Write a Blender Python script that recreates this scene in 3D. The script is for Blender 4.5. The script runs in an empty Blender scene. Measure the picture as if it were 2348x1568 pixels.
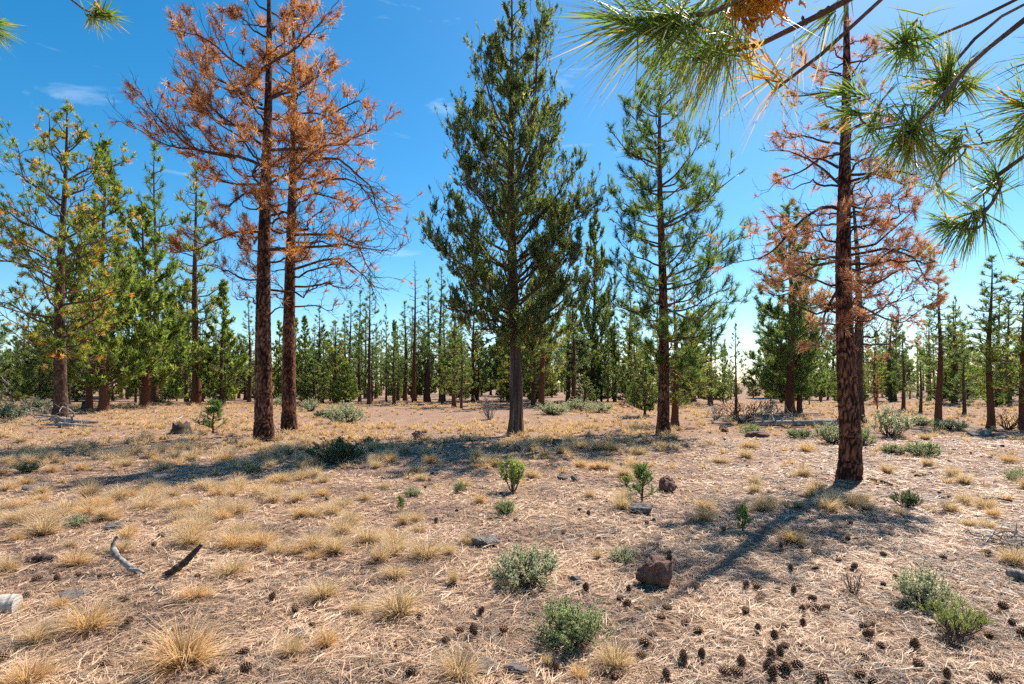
import bpy, bmesh, math
import numpy as np
from mathutils import Vector, noise

# ------------------------------------------------------------------ camera, sky, sun, exposure
sc = bpy.context.scene
COL = sc.collection
F, CX, HZ, EYE = 1304.0, 1173.5, 878.0, 1.6          # focal length / centre / horizon of the 2347 px wide photograph
cam_d = bpy.data.cameras.new('camera')
cam = bpy.data.objects.new('camera', cam_d); COL.objects.link(cam)
cam.location = (0, 0, EYE); cam.rotation_euler = (math.radians(90), 0, 0)
cam_d.sensor_width = 36.0; cam_d.lens = 36.0 * F / 2347.0
cam_d.shift_y = (HZ - 784.0) / 2347.0
cam_d.clip_start = 0.05; cam_d.clip_end = 3000
sc.camera = cam

SUN_AZ, SUN_EL = math.radians(40), math.radians(50)
world = bpy.data.worlds.new('World'); sc.world = world; world.use_nodes = True
wn = world.node_tree.nodes; wl = world.node_tree.links
wn.clear()
w_out = wn.new('ShaderNodeOutputWorld'); w_bg = wn.new('ShaderNodeBackground')
sky = wn.new('ShaderNodeTexSky'); sky.sky_type = 'NISHITA'; sky.sun_disc = False
sky.sun_elevation = SUN_EL; sky.sun_rotation = SUN_AZ
sky.altitude = 1200; sky.air_density = 1.0; sky.dust_density = 1.0; sky.ozone_density = 2.0
hs = wn.new('ShaderNodeHueSaturation'); hs.inputs['Hue'].default_value = 0.489; hs.inputs['Saturation'].default_value = 1.42; hs.inputs['Value'].default_value = 1.0
wl.new(sky.outputs[0], hs.inputs['Color'])
# thin cirrus wisps drifting in the sky
tc = wn.new('ShaderNodeTexCoord'); mp = wn.new('ShaderNodeMapping'); mp.inputs['Scale'].default_value = (2.2, 2.2, 9.0)
mp.inputs['Rotation'].default_value = (0.12, -0.18, 0.0)
cn = wn.new('ShaderNodeTexNoise'); cn.inputs['Scale'].default_value = 2.3; cn.inputs['Detail'].default_value = 7; cn.inputs['Roughness'].default_value = 0.62
cn.inputs['Distortion'].default_value = 0.5
cr = wn.new('ShaderNodeMapRange'); cr.inputs['From Min'].default_value = 0.61; cr.inputs['From Max'].default_value = 0.86; cr.inputs['To Max'].default_value = 0.5
mx = wn.new('ShaderNodeMixRGB'); mx.inputs['Color2'].default_value = (6.2, 7.2, 8.2, 1)
wl.new(tc.outputs['Generated'], mp.inputs['Vector']); wl.new(mp.outputs[0], cn.inputs['Vector'])
wl.new(cn.outputs['Fac'], cr.inputs['Value']); wl.new(cr.outputs[0], mx.inputs['Fac'])
wl.new(hs.outputs[0], mx.inputs['Color1']); wl.new(mx.outputs[0], w_bg.inputs['Color'])
w_bg.inputs['Strength'].default_value = 0.105
wl.new(w_bg.outputs[0], w_out.inputs['Surface'])

sun_d = bpy.data.lights.new('sun', 'SUN'); sun_d.energy = 5.0; sun_d.angle = math.radians(0.53); sun_d.color = (1.0, 0.95, 0.87)
sun = bpy.data.objects.new('sun', sun_d); COL.objects.link(sun)
sv = Vector((math.sin(SUN_AZ) * math.cos(SUN_EL), math.cos(SUN_AZ) * math.cos(SUN_EL), math.sin(SUN_EL)))
sun.rotation_euler = sv.to_track_quat('Z', 'Y').to_euler(); sun.location = (20, 25, 40)

sc.view_settings.view_transform = 'Standard'; sc.view_settings.look = 'None'
sc.view_settings.exposure = 0.80; sc.view_settings.gamma = 1.0; sc.view_settings.use_curve_mapping = False
sc.render.engine = 'CYCLES'
sc.cycles.max_bounces = 5; sc.cycles.diffuse_bounces = 3; sc.cycles.transmission_bounces = 4; sc.cycles.glossy_bounces = 2
sc.cycles.use_adaptive_sampling = True
sc.cycles.adaptive_threshold = 0.03
sc.cycles.use_denoising = False

# ------------------------------------------------------------------ ground shape and picture helpers
def gz(x, y):
    x = np.asarray(x, float); y = np.asarray(y, float)
    far = np.clip((y - 6) / 14, 0, 1) * np.clip((70 - y) / 20, 0, 1)
    z = 0.07 * np.sin(.31 * x + .22 * y + 1) * np.sin(.27 * y - .13 * x + .4) * far
    z = z + 0.018 * np.sin(1.3 * x + .7 * y + 2) * np.sin(1.1 * y - .6 * x) + 0.009 * np.sin(3.7 * x - 1.9 * y) * np.sin(3.1 * y + 1.7 * x + 1)
    z = z + 0.004 * np.sin(11 * x + 3 * y) * np.sin(9.3 * y - 4.1 * x)
    z = z + 0.10 * np.exp(-((x - 5.75) ** 2 + (y - 9.7) ** 2) / 0.7)           # needle mound at the dead pine
    return z

def gp(x, y):
    D = EYE * F / (y - HZ); X = 0
    for _ in range(5):
        X = (x - CX) / F * D; D = (EYE - float(gz(X, D))) * F / (y - HZ)
    return (X, D, float(gz(X, D)))

def pw(x, y, D):
    return np.array([(x - CX) / F * D, D, EYE + (HZ - y) / F * D])

def nrm(a):
    return a / np.maximum(np.linalg.norm(a, axis=-1, keepdims=True), 1e-9)

# ------------------------------------------------------------------ mesh collector
class MB:
    def __init__(self): self.v = []; self.t = []; self.f3 = []; self.f4 = []; self.n = 0
    def add(self, V, Fc, tint=0.5):
        V = np.asarray(V, float).reshape(-1, 3)
        t = np.broadcast_to(np.asarray(tint, float).reshape(-1), (len(V),)) if np.size(tint) in (1, len(V)) else np.asarray(tint).reshape(-1)
        self.v.append(V); self.t.append(t)
        Fc = np.asarray(Fc, np.int64) + self.n
        (self.f3 if Fc.shape[1] == 3 else self.f4).append(Fc)
        self.n += len(V)
    def mesh(self, name, m, smooth=False):
        me = bpy.data.meshes.new(name)
        V = np.concatenate(self.v) if self.v else np.zeros((0, 3))
        T = np.concatenate(self.t) if self.t else np.zeros(0)
        f3 = np.concatenate(self.f3) if self.f3 else np.zeros((0, 3), np.int64)
        f4 = np.concatenate(self.f4) if self.f4 else np.zeros((0, 4), np.int64)
        li = np.concatenate([f3.reshape(-1), f4.reshape(-1)]).astype(np.int32)
        st = np.concatenate([np.arange(len(f3)) * 3, len(f3) * 3 + np.arange(len(f4)) * 4]).astype(np.int32)
        me.vertices.add(len(V)); me.vertices.foreach_set('co', V.astype(np.float32).reshape(-1))
        me.loops.add(len(li)); me.loops.foreach_set('vertex_index', li)
        me.polygons.add(len(st)); me.polygons.foreach_set('loop_start', st)
        me.update(calc_edges=True)
        if smooth: me.polygons.foreach_set('use_smooth', np.ones(len(st), bool))
        a = me.attributes.new('tint', 'FLOAT', 'POINT'); a.data.foreach_set('value', T.astype(np.float32))
        me.materials.append(m)
        return me
    def obj(self, name, m, parent=None, smooth=False):
        return place(name, self.mesh(name, m, smooth), parent)

def place(name, me, parent=None, loc=None, rot=None, scale=None):
    o = bpy.data.objects.new(name, me); COL.objects.link(o)
    if parent: o.parent = parent
    if loc is not None: o.location = loc
    if rot is not None: o.rotation_euler = rot
    if scale is not None: o.scale = scale if hasattr(scale, '__len__') else (scale,) * 3
    return o

def tag(o, label, cat, group=None, kind=None):
    o['label'] = label
    if cat: o['category'] = cat
    if group: o['group'] = group
    if kind: o['kind'] = kind
    return o

def empty(name, loc, rz=0.0, scale=1.0):
    o = bpy.data.objects.new(name, None); COL.objects.link(o); o.empty_display_size = 0.3
    o.location = loc; o.rotation_euler = (0, 0, rz); o.scale = (scale,) * 3 if not hasattr(scale, '__len__') else scale
    return o

# ------------------------------------------------------------------ materials
def nodes_of(name):
    m = bpy.data.materials.new(name); m.use_nodes = True
    nt = m.node_tree; nt.nodes.clear()
    return m, nt.nodes, nt.links

def ramp_node(n, stops):
    r = n.new('ShaderNodeValToRGB'); e = r.color_ramp.elements
    while len(e) < len(stops): e.new(0.5)
    for k, (p, c) in enumerate(stops): e[k].position = p; e[k].color = (*c, 1)
    return r

def foliage(name, stops, trans=0.35, rough=0.5, spec=0.3, tcol=1.3, rnd=0.0, nscale=0.0):
    m, n, l = nodes_of(name)
    out = n.new('ShaderNodeOutputMaterial'); at = n.new('ShaderNodeAttribute'); at.attribute_name = 'tint'
    r = ramp_node(n, stops)
    fac = at.outputs['Fac']
    if rnd:
        oi = n.new('ShaderNodeObjectInfo'); ma = n.new('ShaderNodeMath'); ma.operation = 'MULTIPLY_ADD'
        l.new(oi.outputs['Random'], ma.inputs[0]); ma.inputs[1].default_value = rnd; l.new(fac, ma.inputs[2])
        mb = n.new('ShaderNodeMath'); mb.operation = 'SUBTRACT'; l.new(ma.outputs[0], mb.inputs[0]); mb.inputs[1].default_value = rnd / 2
        fac = mb.outputs[0]
    l.new(fac, r.inputs['Fac'])
    p = n.new('ShaderNodeBsdfPrincipled'); p.inputs['Roughness'].default_value = rough
    p.inputs['Specular IOR Level'].default_value = spec
    l.new(r.outputs[0], p.inputs['Base Color'])
    if trans > 0:
        t = n.new('ShaderNodeBsdfTranslucent'); g = n.new('ShaderNodeMixRGB'); g.blend_type = 'MULTIPLY'; g.inputs['Fac'].default_value = 1
        g.inputs['Color2'].default_value = (tcol, tcol, tcol * 0.7, 1); l.new(r.outputs[0], g.inputs['Color1']); l.new(g.outputs[0], t.inputs['Color'])
        mxs = n.new('ShaderNodeMixShader'); mxs.inputs['Fac'].default_value = trans
        l.new(p.outputs[0], mxs.inputs[1]); l.new(t.outputs[0], mxs.inputs[2]); l.new(mxs.outputs[0], out.inputs['Surface'])
    else:
        l.new(p.outputs[0], out.inputs['Surface'])
    return m

def bark(name, stops, nsc=(30, 30, 6), namp=0.5, bump=0.4, rough=0.9, rnd=0.0):
    m, n, l = nodes_of(name)
    out = n.new('ShaderNodeOutputMaterial'); at = n.new('ShaderNodeAttribute'); at.attribute_name = 'tint'
    tcn = n.new('ShaderNodeTexCoord'); mpn = n.new('ShaderNodeMapping'); mpn.inputs['Scale'].default_value = nsc
    nz = n.new('ShaderNodeTexNoise'); nz.inputs['Scale'].default_value = 1.0; nz.inputs['Detail'].default_value = 5; nz.inputs['Roughness'].default_value = 0.65
    l.new(tcn.outputs['Object'], mpn.inputs['Vector']); l.new(mpn.outputs[0], nz.inputs['Vector'])
    ma = n.new('ShaderNodeMath'); ma.operation = 'MULTIPLY_ADD'; l.new(nz.outputs['Fac'], ma.inputs[0]); ma.inputs[1].default_value = namp
    sb = n.new('ShaderNodeMath'); sb.operation = 'SUBTRACT'; l.new(at.outputs['Fac'], sb.inputs[0]); sb.inputs[1].default_value = namp * 0.5
    l.new(sb.outputs[0], ma.inputs[2])
    r = ramp_node(n, stops); l.new(ma.outputs[0], r.inputs['Fac'])
    bp = n.new('ShaderNodeBump'); bp.inputs['Strength'].default_value = bump; bp.inputs['Distance'].default_value = 0.02
    l.new(nz.outputs['Fac'], bp.inputs['Height'])
    p = n.new('ShaderNodeBsdfPrincipled'); p.inputs['Roughness'].default_value = rough; p.inputs['Specular IOR Level'].default_value = 0.2
    l.new(r.outputs[0], p.inputs['Base Color']); l.new(bp.outputs[0], p.inputs['Normal']); l.new(p.outputs[0], out.inputs['Surface'])
    return m

M = {}
M['pine_bark'] = bark('pine_bark', [(0.0, (.008, .005, .004)), (.30, (.032, .014, .009)), (.52, (.15, .058, .030)), (.78, (.32, .145, .075)), (1.0, (.50, .30, .18))], nsc=(60, 60, 20), namp=.5)
M['dark_bark'] = bark('dark_bark', [(0.0, (.022, .015, .012)), (.45, (.085, .045, .028)), (.75, (.19, .105, .065)), (1.0, (.33, .22, .15))])
M['juniper_bark'] = bark('juniper_bark', [(0.0, (.018, .011, .008)), (.45, (.075, .045, .032)), (.75, (.17, .115, .085)), (1.0, (.30, .225, .175))], nsc=(45, 45, 2.5), namp=.6, bump=.7)
M['dead_twig'] = bark('dead_twig', [(0.0, (.035, .018, .012)), (.5, (.085, .043, .028)), (1.0, (.20, .12, .085))], nsc=(9, 9, 9), namp=.6)
M['live_twig'] = bark('live_twig', [(0.0, (.045, .028, .018)), (.5, (.11, .07, .045)), (1.0, (.24, .16, .11))], nsc=(9, 9, 9), namp=.6)
M['near_twig'] = bark('near_twig', [(0.0, (.05, .03, .022)), (.4, (.16, .09, .065)), (.7, (.30, .18, .13)), (1.0, (.46, .31, .23))], nsc=(90, 90, 90), namp=1.0, bump=1.0)
M['grey_wood'] = bark('grey_wood', [(0.0, (.05, .04, .033)), (.4, (.20, .165, .14)), (.75, (.42, .37, .32)), (1.0, (.62, .56, .50))], nsc=(14, 14, 14), namp=.7, bump=.6)
M['dark_wood'] = bark('dark_wood', [(0.0, (.02, .014, .011)), (.5, (.075, .05, .037)), (1.0, (.20, .15, .115))], nsc=(14, 14, 14), namp=.7, bump=.6)
M['cut_wood'] = bark('cut_wood', [(0.0, (.22, .18, .14)), (.5, (.46, .40, .33)), (1.0, (.62, .56, .47))], nsc=(8, 8, 60), namp=.8, bump=.6)
M['rock_red'] = bark('rock_red', [(0.0, (.05, .03, .024)), (.45, (.16, .085, .06)), (.75, (.28, .165, .12)), (1.0, (.42, .30, .24))], nsc=(13, 13, 13), namp=.9, bump=1.0)
M['rock_grey'] = bark('rock_grey', [(0.0, (.05, .042, .037)), (.45, (.17, .14, .12)), (.75, (.30, .26, .22)), (1.0, (.48, .42, .36))], nsc=(15, 15, 15), namp=.9, bump=1.0)
M['cone'] = bark('cone', [(0.0, (.035, .018, .010)), (.5, (.20, .095, .048)), (.8, (.38, .23, .14)), (1.0, (.66, .50, .36))], nsc=(60, 60, 60), namp=.25, bump=.2, rough=.7)
M['needles_dead'] = foliage('needles_dead', [(0.0, (.19, .075, .038)), (.35, (.42, .165, .065)), (.65, (.64, .29, .10)), (.85, (.80, .45, .19)), (1.0, (.82, .58, .38))], trans=.5, rough=.55, tcol=1.15)
M['needles_faded'] = foliage('needles_faded', [(0.0, (.24, .10, .06)), (.4, (.48, .22, .125)), (.75, (.66, .35, .21)), (1.0, (.78, .52, .38))], trans=.5, rough=.55, tcol=1.15)
M['pine_green'] = foliage('pine_green', [(0.0, (.036, .072, .022)), (.35, (.100, .175, .042)), (.65, (.25, .32, .065)), (.85, (.44, .38, .09)), (1.0, (.64, .33, .07))], trans=.55, rough=.45, rnd=.10, tcol=1.5)
M['pine_blue'] = foliage('pine_blue', [(0.0, (.055, .095, .036)), (.4, (.14, .205, .060)), (.7, (.28, .34, .09)), (.9, (.42, .40, .12)), (1.0, (.54, .38, .13))], trans=.55, rough=.45, rnd=.20, tcol=1.6)
M['pine_yellow'] = foliage('pine_yellow', [(0.0, (.040, .075, .018)), (.3, (.105, .18, .034)), (.6, (.26, .32, .06)), (.8, (.54, .44, .10)), (1.0, (.70, .32, .07))], trans=.52, rough=.45, rnd=.08, tcol=1.5)
M['juniper_dark'] = foliage('juniper_dark', [(0.0, (.040, .064, .022)), (.4, (.120, .165, .050)), (.75, (.28, .31, .10)), (.93, (.40, .36, .14)), (1.0, (.40, .23, .10))], trans=.5, rough=.6, rnd=.10, tcol=1.6)
M['juniper_light'] = foliage('juniper_light', [(0.0, (.085, .125, .026)), (.45, (.21, .275, .052)), (.8, (.36, .42, .10)), (1.0, (.48, .48, .17))], trans=.5, rough=.6, rnd=.10, tcol=1.3)
M['near_needles'] = foliage('near_needles', [(0.0, (.055, .115, .030)), (.4, (.16, .245, .055)), (.72, (.34, .38, .10)), (.88, (.62, .46, .11)), (1.0, (.70, .33, .10))], trans=.5, rough=.45, spec=.3, tcol=1.4)
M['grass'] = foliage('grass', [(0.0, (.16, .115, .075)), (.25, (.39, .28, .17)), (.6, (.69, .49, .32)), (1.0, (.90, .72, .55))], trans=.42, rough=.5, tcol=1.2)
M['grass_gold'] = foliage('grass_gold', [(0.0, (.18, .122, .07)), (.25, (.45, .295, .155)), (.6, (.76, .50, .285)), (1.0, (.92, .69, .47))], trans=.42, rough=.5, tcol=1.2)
M['litter'] = foliage('litter', [(0.0, (.040, .030, .024)), (.25, (.17, .135, .11)), (.45, (.36, .225, .14)), (.8, (.66, .42, .255)), (1.0, (.82, .59, .39))], trans=.10, rough=.5)
M['sage'] = foliage('sage', [(0.0, (.28, .29, .19)), (.4, (.48, .49, .34)), (.75, (.64, .65, .49)), (1.0, (.78, .77, .64))], trans=.5, rough=.6, rnd=.10, tcol=1.15)
M['sage_green'] = foliage('sage_green', [(0.0, (.17, .205, .10)), (.4, (.34, .39, .20)), (.75, (.50, .54, .32)), (1.0, (.66, .68, .46))], trans=.5, rough=.6, rnd=.10, tcol=1.2)
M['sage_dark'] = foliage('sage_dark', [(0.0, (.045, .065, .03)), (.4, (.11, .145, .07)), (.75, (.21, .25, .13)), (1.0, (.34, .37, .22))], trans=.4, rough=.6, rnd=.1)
M['brush_bright'] = foliage('brush_bright', [(0.0, (.14, .18, .05)), (.5, (.31, .37, .11)), (.85, (.52, .52, .19)), (1.0, (.68, .56, .16))], trans=.42, rough=.5)
M['seedling'] = foliage('seedling', [(0.0, (.06, .10, .03)), (.5, (.15, .23, .06)), (1.0, (.28, .36, .12))], trans=.42, rough=.55)
M['mistletoe'] = foliage('mistletoe', [(0.0, (.40, .16, .015)), (.5, (.70, .34, .03)), (1.0, (.85, .52, .08))], trans=.35, rough=.5)

def ground_material():
    m, n, l = nodes_of('forest_floor')
    out = n.new('ShaderNodeOutputMaterial'); p = n.new('ShaderNodeBsdfPrincipled'); p.inputs['Roughness'].default_value = .95; p.inputs['Specular IOR Level'].default_value = .1
    tcn = n.new('ShaderNodeTexCoord')
    def nz(scale, det, rough=.6, stretch=None, rot=0):
        t = n.new('ShaderNodeTexNoise'); t.inputs['Scale'].default_value = scale; t.inputs['Detail'].default_value = det; t.inputs['Roughness'].default_value = rough
        if stretch:
            mp_ = n.new('ShaderNodeMapping'); mp_.inputs['Scale'].default_value = stretch; mp_.inputs['Rotation'].default_value = (0, 0, rot)
            l.new(tcn.outputs['Object'], mp_.inputs['Vector']); l.new(mp_.outputs[0], t.inputs['Vector'])
        else: l.new(tcn.outputs['Object'], t.inputs['Vector'])
        return t
    big = nz(.22, 5); mid = nz(1.7, 6, .65); fine = nz(38, 6, .7)
    s1 = nz(1, 4, .6, (70, 8, 1), .5); s2 = nz(1, 4, .6, (9, 64, 1), .35); s3 = nz(1, 4, .6, (60, 9, 1), -.6)
    r1 = ramp_node(n, [(.30, (.13, .075, .05)), (.48, (.25, .145, .095)), (.60, (.36, .22, .145)), (.75, (.42, .28, .19))]); l.new(mid.outputs['Fac'], r1.inputs['Fac'])
    r2 = ramp_node(n, [(.36, (.33, .175, .11)), (.64, (.36, .24, .165))]); l.new(big.outputs['Fac'], r2.inputs['Fac'])
    m1 = n.new('ShaderNodeMixRGB'); m1.inputs['Fac'].default_value = .45; l.new(r1.outputs[0], m1.inputs['Color1']); l.new(r2.outputs[0], m1.inputs['Color2'])
    mxn = n.new('ShaderNodeMath'); mxn.operation = 'MAXIMUM'; l.new(s1.outputs['Fac'], mxn.inputs[0]); l.new(s2.outputs['Fac'], mxn.inputs[1])
    mxo = n.new('ShaderNodeMath'); mxo.operation = 'MAXIMUM'; l.new(mxn.outputs[0], mxo.inputs[0]); l.new(s3.outputs['Fac'], mxo.inputs[1])
    rs = n.new('ShaderNodeMapRange'); rs.inputs['From Min'].default_value = .56; rs.inputs['From Max'].default_value = .74; l.new(mxo.outputs[0], rs.inputs['Value'])
    m2 = n.new('ShaderNodeMixRGB'); m2.inputs['Color2'].default_value = (.60, .40, .26, 1); l.new(rs.outputs[0], m2.inputs['Fac']); l.new(m1.outputs[0], m2.inputs['Color1'])
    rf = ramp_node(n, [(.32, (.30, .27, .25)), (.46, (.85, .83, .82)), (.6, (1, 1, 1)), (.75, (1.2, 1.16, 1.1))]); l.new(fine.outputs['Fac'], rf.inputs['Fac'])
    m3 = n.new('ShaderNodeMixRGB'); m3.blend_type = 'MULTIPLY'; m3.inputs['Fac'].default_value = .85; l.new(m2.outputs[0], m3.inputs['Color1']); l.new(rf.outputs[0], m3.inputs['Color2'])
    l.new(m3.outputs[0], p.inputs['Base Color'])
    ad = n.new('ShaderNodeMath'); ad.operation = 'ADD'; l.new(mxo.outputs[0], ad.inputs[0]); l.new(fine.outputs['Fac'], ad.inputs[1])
    bp = n.new('ShaderNodeBump'); bp.inputs['Strength'].default_value = .9; bp.inputs['Distance'].default_value = .025; l.new(ad.outputs[0], bp.inputs['Height'])
    l.new(bp.outputs[0], p.inputs['Normal']); l.new(p.outputs[0], out.inputs['Surface'])
    return m
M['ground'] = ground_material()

# ------------------------------------------------------------------ ground sheet
def axis(parts):
    a = []
    for s, e, st in parts: a += list(np.arange(s, e, st))
    return np.array(a + [parts[-1][1]])
ys = axis([(-400, -60, 20), (-60, -4, 4), (-4, 2, .4), (2, 12, .11), (12, 24, .25), (24, 60, 1.0), (60, 140, 8), (140, 900, 60)])
xs = axis([(-900, -120, 60), (-120, -24, 8), (-24, -10, .5), (-10, 10, .13), (10, 24, .5), (24, 120, 8), (120, 900, 60)])
gx, gy = np.meshgrid(xs, ys)
g = MB(); nx_, ny_ = len(xs), len(ys)
ii = (np.arange(ny_ - 1)[:, None] * nx_ + np.arange(nx_ - 1)[None]).reshape(-1)
g.add(np.stack([gx, gy, gz(gx, gy)], -1), np.stack([ii, ii + 1, ii + nx_ + 1, ii + nx_], -1))
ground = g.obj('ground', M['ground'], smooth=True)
tag(ground, 'dry needle-strewn forest floor of reddish tan soil', None, kind='structure')

# ------------------------------------------------------------------ shape primitives
def tubes(mb, P, R, s=5, tint=0.5):
    P = np.asarray(P, float); R = np.asarray(R, float)
    if P.ndim == 2: P = P[None]; R = R[None]
    Mn, N = R.shape
    if Mn == 0: return
    T = nrm(np.gradient(P, axis=1))
    ref = np.where((np.abs(T[..., 2]).mean(1) > .75)[:, None], np.array([1., .13, 0]), np.array([0., .1, 1.]))[:, None]
    U = nrm(np.cross(T, np.broadcast_to(ref, T.shape))); W = np.cross(T, U)
    a = np.arange(s) / s * 2 * math.pi
    V = P[:, :, None] + R[:, :, None, None] * (np.cos(a)[None, None, :, None] * U[:, :, None] + np.sin(a)[None, None, :, None] * W[:, :, None])
    m_, n_, k_ = np.meshgrid(np.arange(Mn), np.arange(N - 1), np.arange(s), indexing='ij')
    b = (m_ * N + n_) * s; k2 = (k_ + 1) % s
    fc = np.stack([b + k_, b + k2, b + s + k2, b + s + k_], -1).reshape(-1, 4)
    tt = np.asarray(tint, float)
    tt = np.broadcast_to(tt.reshape(-1, 1, 1), (Mn, N, s)).reshape(-1) if tt.size in (1, Mn) else tt.reshape(-1)
    mb.add(V, fc, tt)

def blades(mb, B, Dv, L, w, tint, rng, droop=0.0, seg=1, diamond=False):
    """needles / leaves: B base points, Dv unit directions, L length, w half width"""
    K = len(B)
    if K == 0: return
    L = np.broadcast_to(L, (K,)); w = np.broadcast_to(w, (K,)); tint = np.broadcast_to(tint, (K,))
    S = nrm(np.cross(Dv, rng.normal(size=(K, 3)))) * w[:, None]
    tip = B + Dv * L[:, None]; tip[:, 2] -= droop * L
    if diamond:
        mid = (B * .55 + tip * .45); mid[:, 2] += droop * L * .2
        V = np.stack([B, mid + S, tip, mid - S], 1); fc = np.arange(K)[:, None] * 4 + np.array([0, 1, 2, 3])
        mb.add(V, fc, np.repeat(tint, 4))
    elif seg == 1:
        V = np.stack([B - S, B + S, tip], 1); fc = np.arange(K)[:, None] * 3 + np.array([0, 1, 2])
        mb.add(V, fc, np.repeat(tint, 3))
    else:
        mid = B * .5 + tip * .5; mid[:, 2] += droop * L * .28
        mid = mid + rng.normal(size=(K, 3)) * (L * .02)[:, None]
        V = np.stack([B - S, B + S, mid - S * .85, mid + S * .85, tip], 1)
        k = np.arange(K)[:, None] * 5
        mb.add(V, np.zeros((0, 4), int) if False else k + np.array([0, 1, 3, 2]), np.repeat(tint, 5))
        mb.f3.append(k + np.array([2, 3, 4]) + (mb.n - K * 5))

def tufts(mb, C, A, n, L, w, spread, rng, tint, tvar=.12, droop=.12, back=.5, seg=1, diamond=False, lvar=.2):
    K = len(C)
    if K == 0: return
    A2 = np.repeat(A, n, 0); C2 = np.repeat(C, n, 0)
    Dv = nrm(A2 + rng.normal(size=(K * n, 3)) * spread)
    Lk = L * (1 + rng.uniform(-lvar, lvar, K * n))
    B = C2 - A2 * (rng.random(K * n) * back * L)[:, None]
    tt = np.clip(np.repeat(np.broadcast_to(tint, (K,)), n) + rng.normal(size=K * n) * tvar, 0, 1)
    blades(mb, B, Dv, Lk, w, tt, rng, droop, seg, diamond)

def resample(P, N, sm=4):
    P = np.asarray(P, float); d = np.r_[0, np.cumsum(np.linalg.norm(np.diff(P, axis=0), axis=1))]
    t = np.linspace(0, d[-1], 60); Q = np.stack([np.interp(t, d, P[:, k]) for k in range(3)], -1)
    for _ in range(sm): Q[1:-1] = (Q[:-2] + 2 * Q[1:-1] + Q[2:]) / 4
    return Q[np.linspace(0, 59, N).round().astype(int)]

def wiggle(P, amp, rng):
    Mn, N, _ = P.shape
    t = np.linspace(0, 1, N)[None, :, None]
    for f in (1.3, 2.7, 5.1):
        P = P + np.sin(t * f * 6.28 * rng.uniform(.6, 1.3, (Mn, 1, 3)) + rng.uniform(0, 6.28, (Mn, 1, 3))) * t ** .8 * (amp / f)[:, None, None]
    return P

def side_shoots(P, per, t0, t1, ang, rng, lift=0.0, flat=.5):
    """start points and directions of shoots leaving the curves P"""
    Mn, N, _ = P.shape
    per = np.asarray(per); idx = np.repeat(np.arange(Mn), per)
    K = len(idx); t = t0 + (t1 - t0) * rng.random(K) ** .85
    f = t * (N - 1); i = np.minimum(f.astype(int), N - 2); u = (f - i)[:, None]
    S = P[idx, i] * (1 - u) + P[idx, i + 1] * u
    T = nrm(P[idx, i + 1] - P[idx, i])
    side = nrm(np.cross(T, np.array([0, 0, 1.])) + 1e-4) * rng.choice([-1, 1], K)[:, None]
    up = np.cross(side, T) * rng.normal(size=(K, 1)) * flat
    a = rng.normal(ang, .22, K)[:, None]
    D = nrm(T * np.cos(a) + nrm(side + up) * np.sin(a) + np.array([0, 0, lift]))
    return idx, t, S, D

def shoots(S, D, L, N, upturn, rng, wig=.12):
    K = len(S); t = np.linspace(0, 1, N)[None, :, None]
    P = S[:, None] + D[:, None] * (t * L[:, None, None]); P = P.copy()
    P[:, :, 2] += (t[..., 0] ** 2) * (upturn * L)[:, None]
    return wiggle(P, wig * L, rng)

def trunk_tube(mb, path, rad, seed, kind='plate', rows=220, s=44, amp=.10):
    """bark-covered trunk: plates and furrows are real relief"""
    Q = resample(path, 40); t = np.linspace(0, 1, rows); tq = np.linspace(0, 1, 40)
    P = np.stack([np.interp(t, tq, Q[:, k]) for k in range(3)], -1)
    h = np.linspace(0, 1, rows); R = np.interp(h, rad[0], rad[1])
    a = np.arange(s) / s * 2 * math.pi
    V = np.zeros((rows, s, 3)); T = np.zeros((rows, s))
    vor = noise.voronoi; nzf = noise.noise
    L = float(np.linalg.norm(np.diff(Q, axis=0), axis=1).sum())
    for i in range(rows):
        z = h[i] * L; r = R[i]
        for k in range(s):
            c, si = math.cos(a[k]), math.sin(a[k])
            if kind == 'plate':
                x, y, zz = c * r * 19 + seed, si * r * 19, z * 5.0
                w_ = nzf(Vector((x * .6, y * .6, zz * .8))) * .9
                d = vor(Vector((x + w_, y + w_, zz)))[0]
                e = min(1.0, max(0.0, (d[1] - d[0]) * 3.6)); e = e * e * (3 - 2 * e)
                n2 = nzf(Vector((x * 2.1, y * 2.1, zz * 2.1 + 7)))
                rr = r * (1 + amp * (e - .6) + .03 * n2); tt = .20 + .42 * e + .34 * n2 + .22 * nzf(Vector((x * .25, y * .25, zz * .3)))
            else:
                n1 = nzf(Vector((c * 5.2 + seed, si * 5.2, z * .55))); n2 = nzf(Vector((c * 12 + seed, si * 12, z * 1.1)))
                rid = abs(n1) * 1.6
                rr = r * (1 + amp * (n1 * 1.2 + .6 * n2)); tt = .35 + .5 * rid + .45 * n2
            V[i, k] = P[i] + np.array([c * rr, si * rr, 0]); T[i, k] = min(1, max(0, tt))
    ii_, kk = np.meshgrid(np.arange(rows - 1), np.arange(s), indexing='ij'); b = ii_ * s; k2 = (kk + 1) % s
    mb.add(V, np.stack([b + kk, b + k2, b + s + k2, b + s + kk], -1).reshape(-1, 4), T)

# ------------------------------------------------------------------ tree builder
def bez(S, C, E, N):
    t = np.linspace(0, 1, N)[None, :, None]
    return S[:, None] * (1 - t) ** 2 + C[:, None] * 2 * t * (1 - t) + E[:, None] * t ** 2

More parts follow.
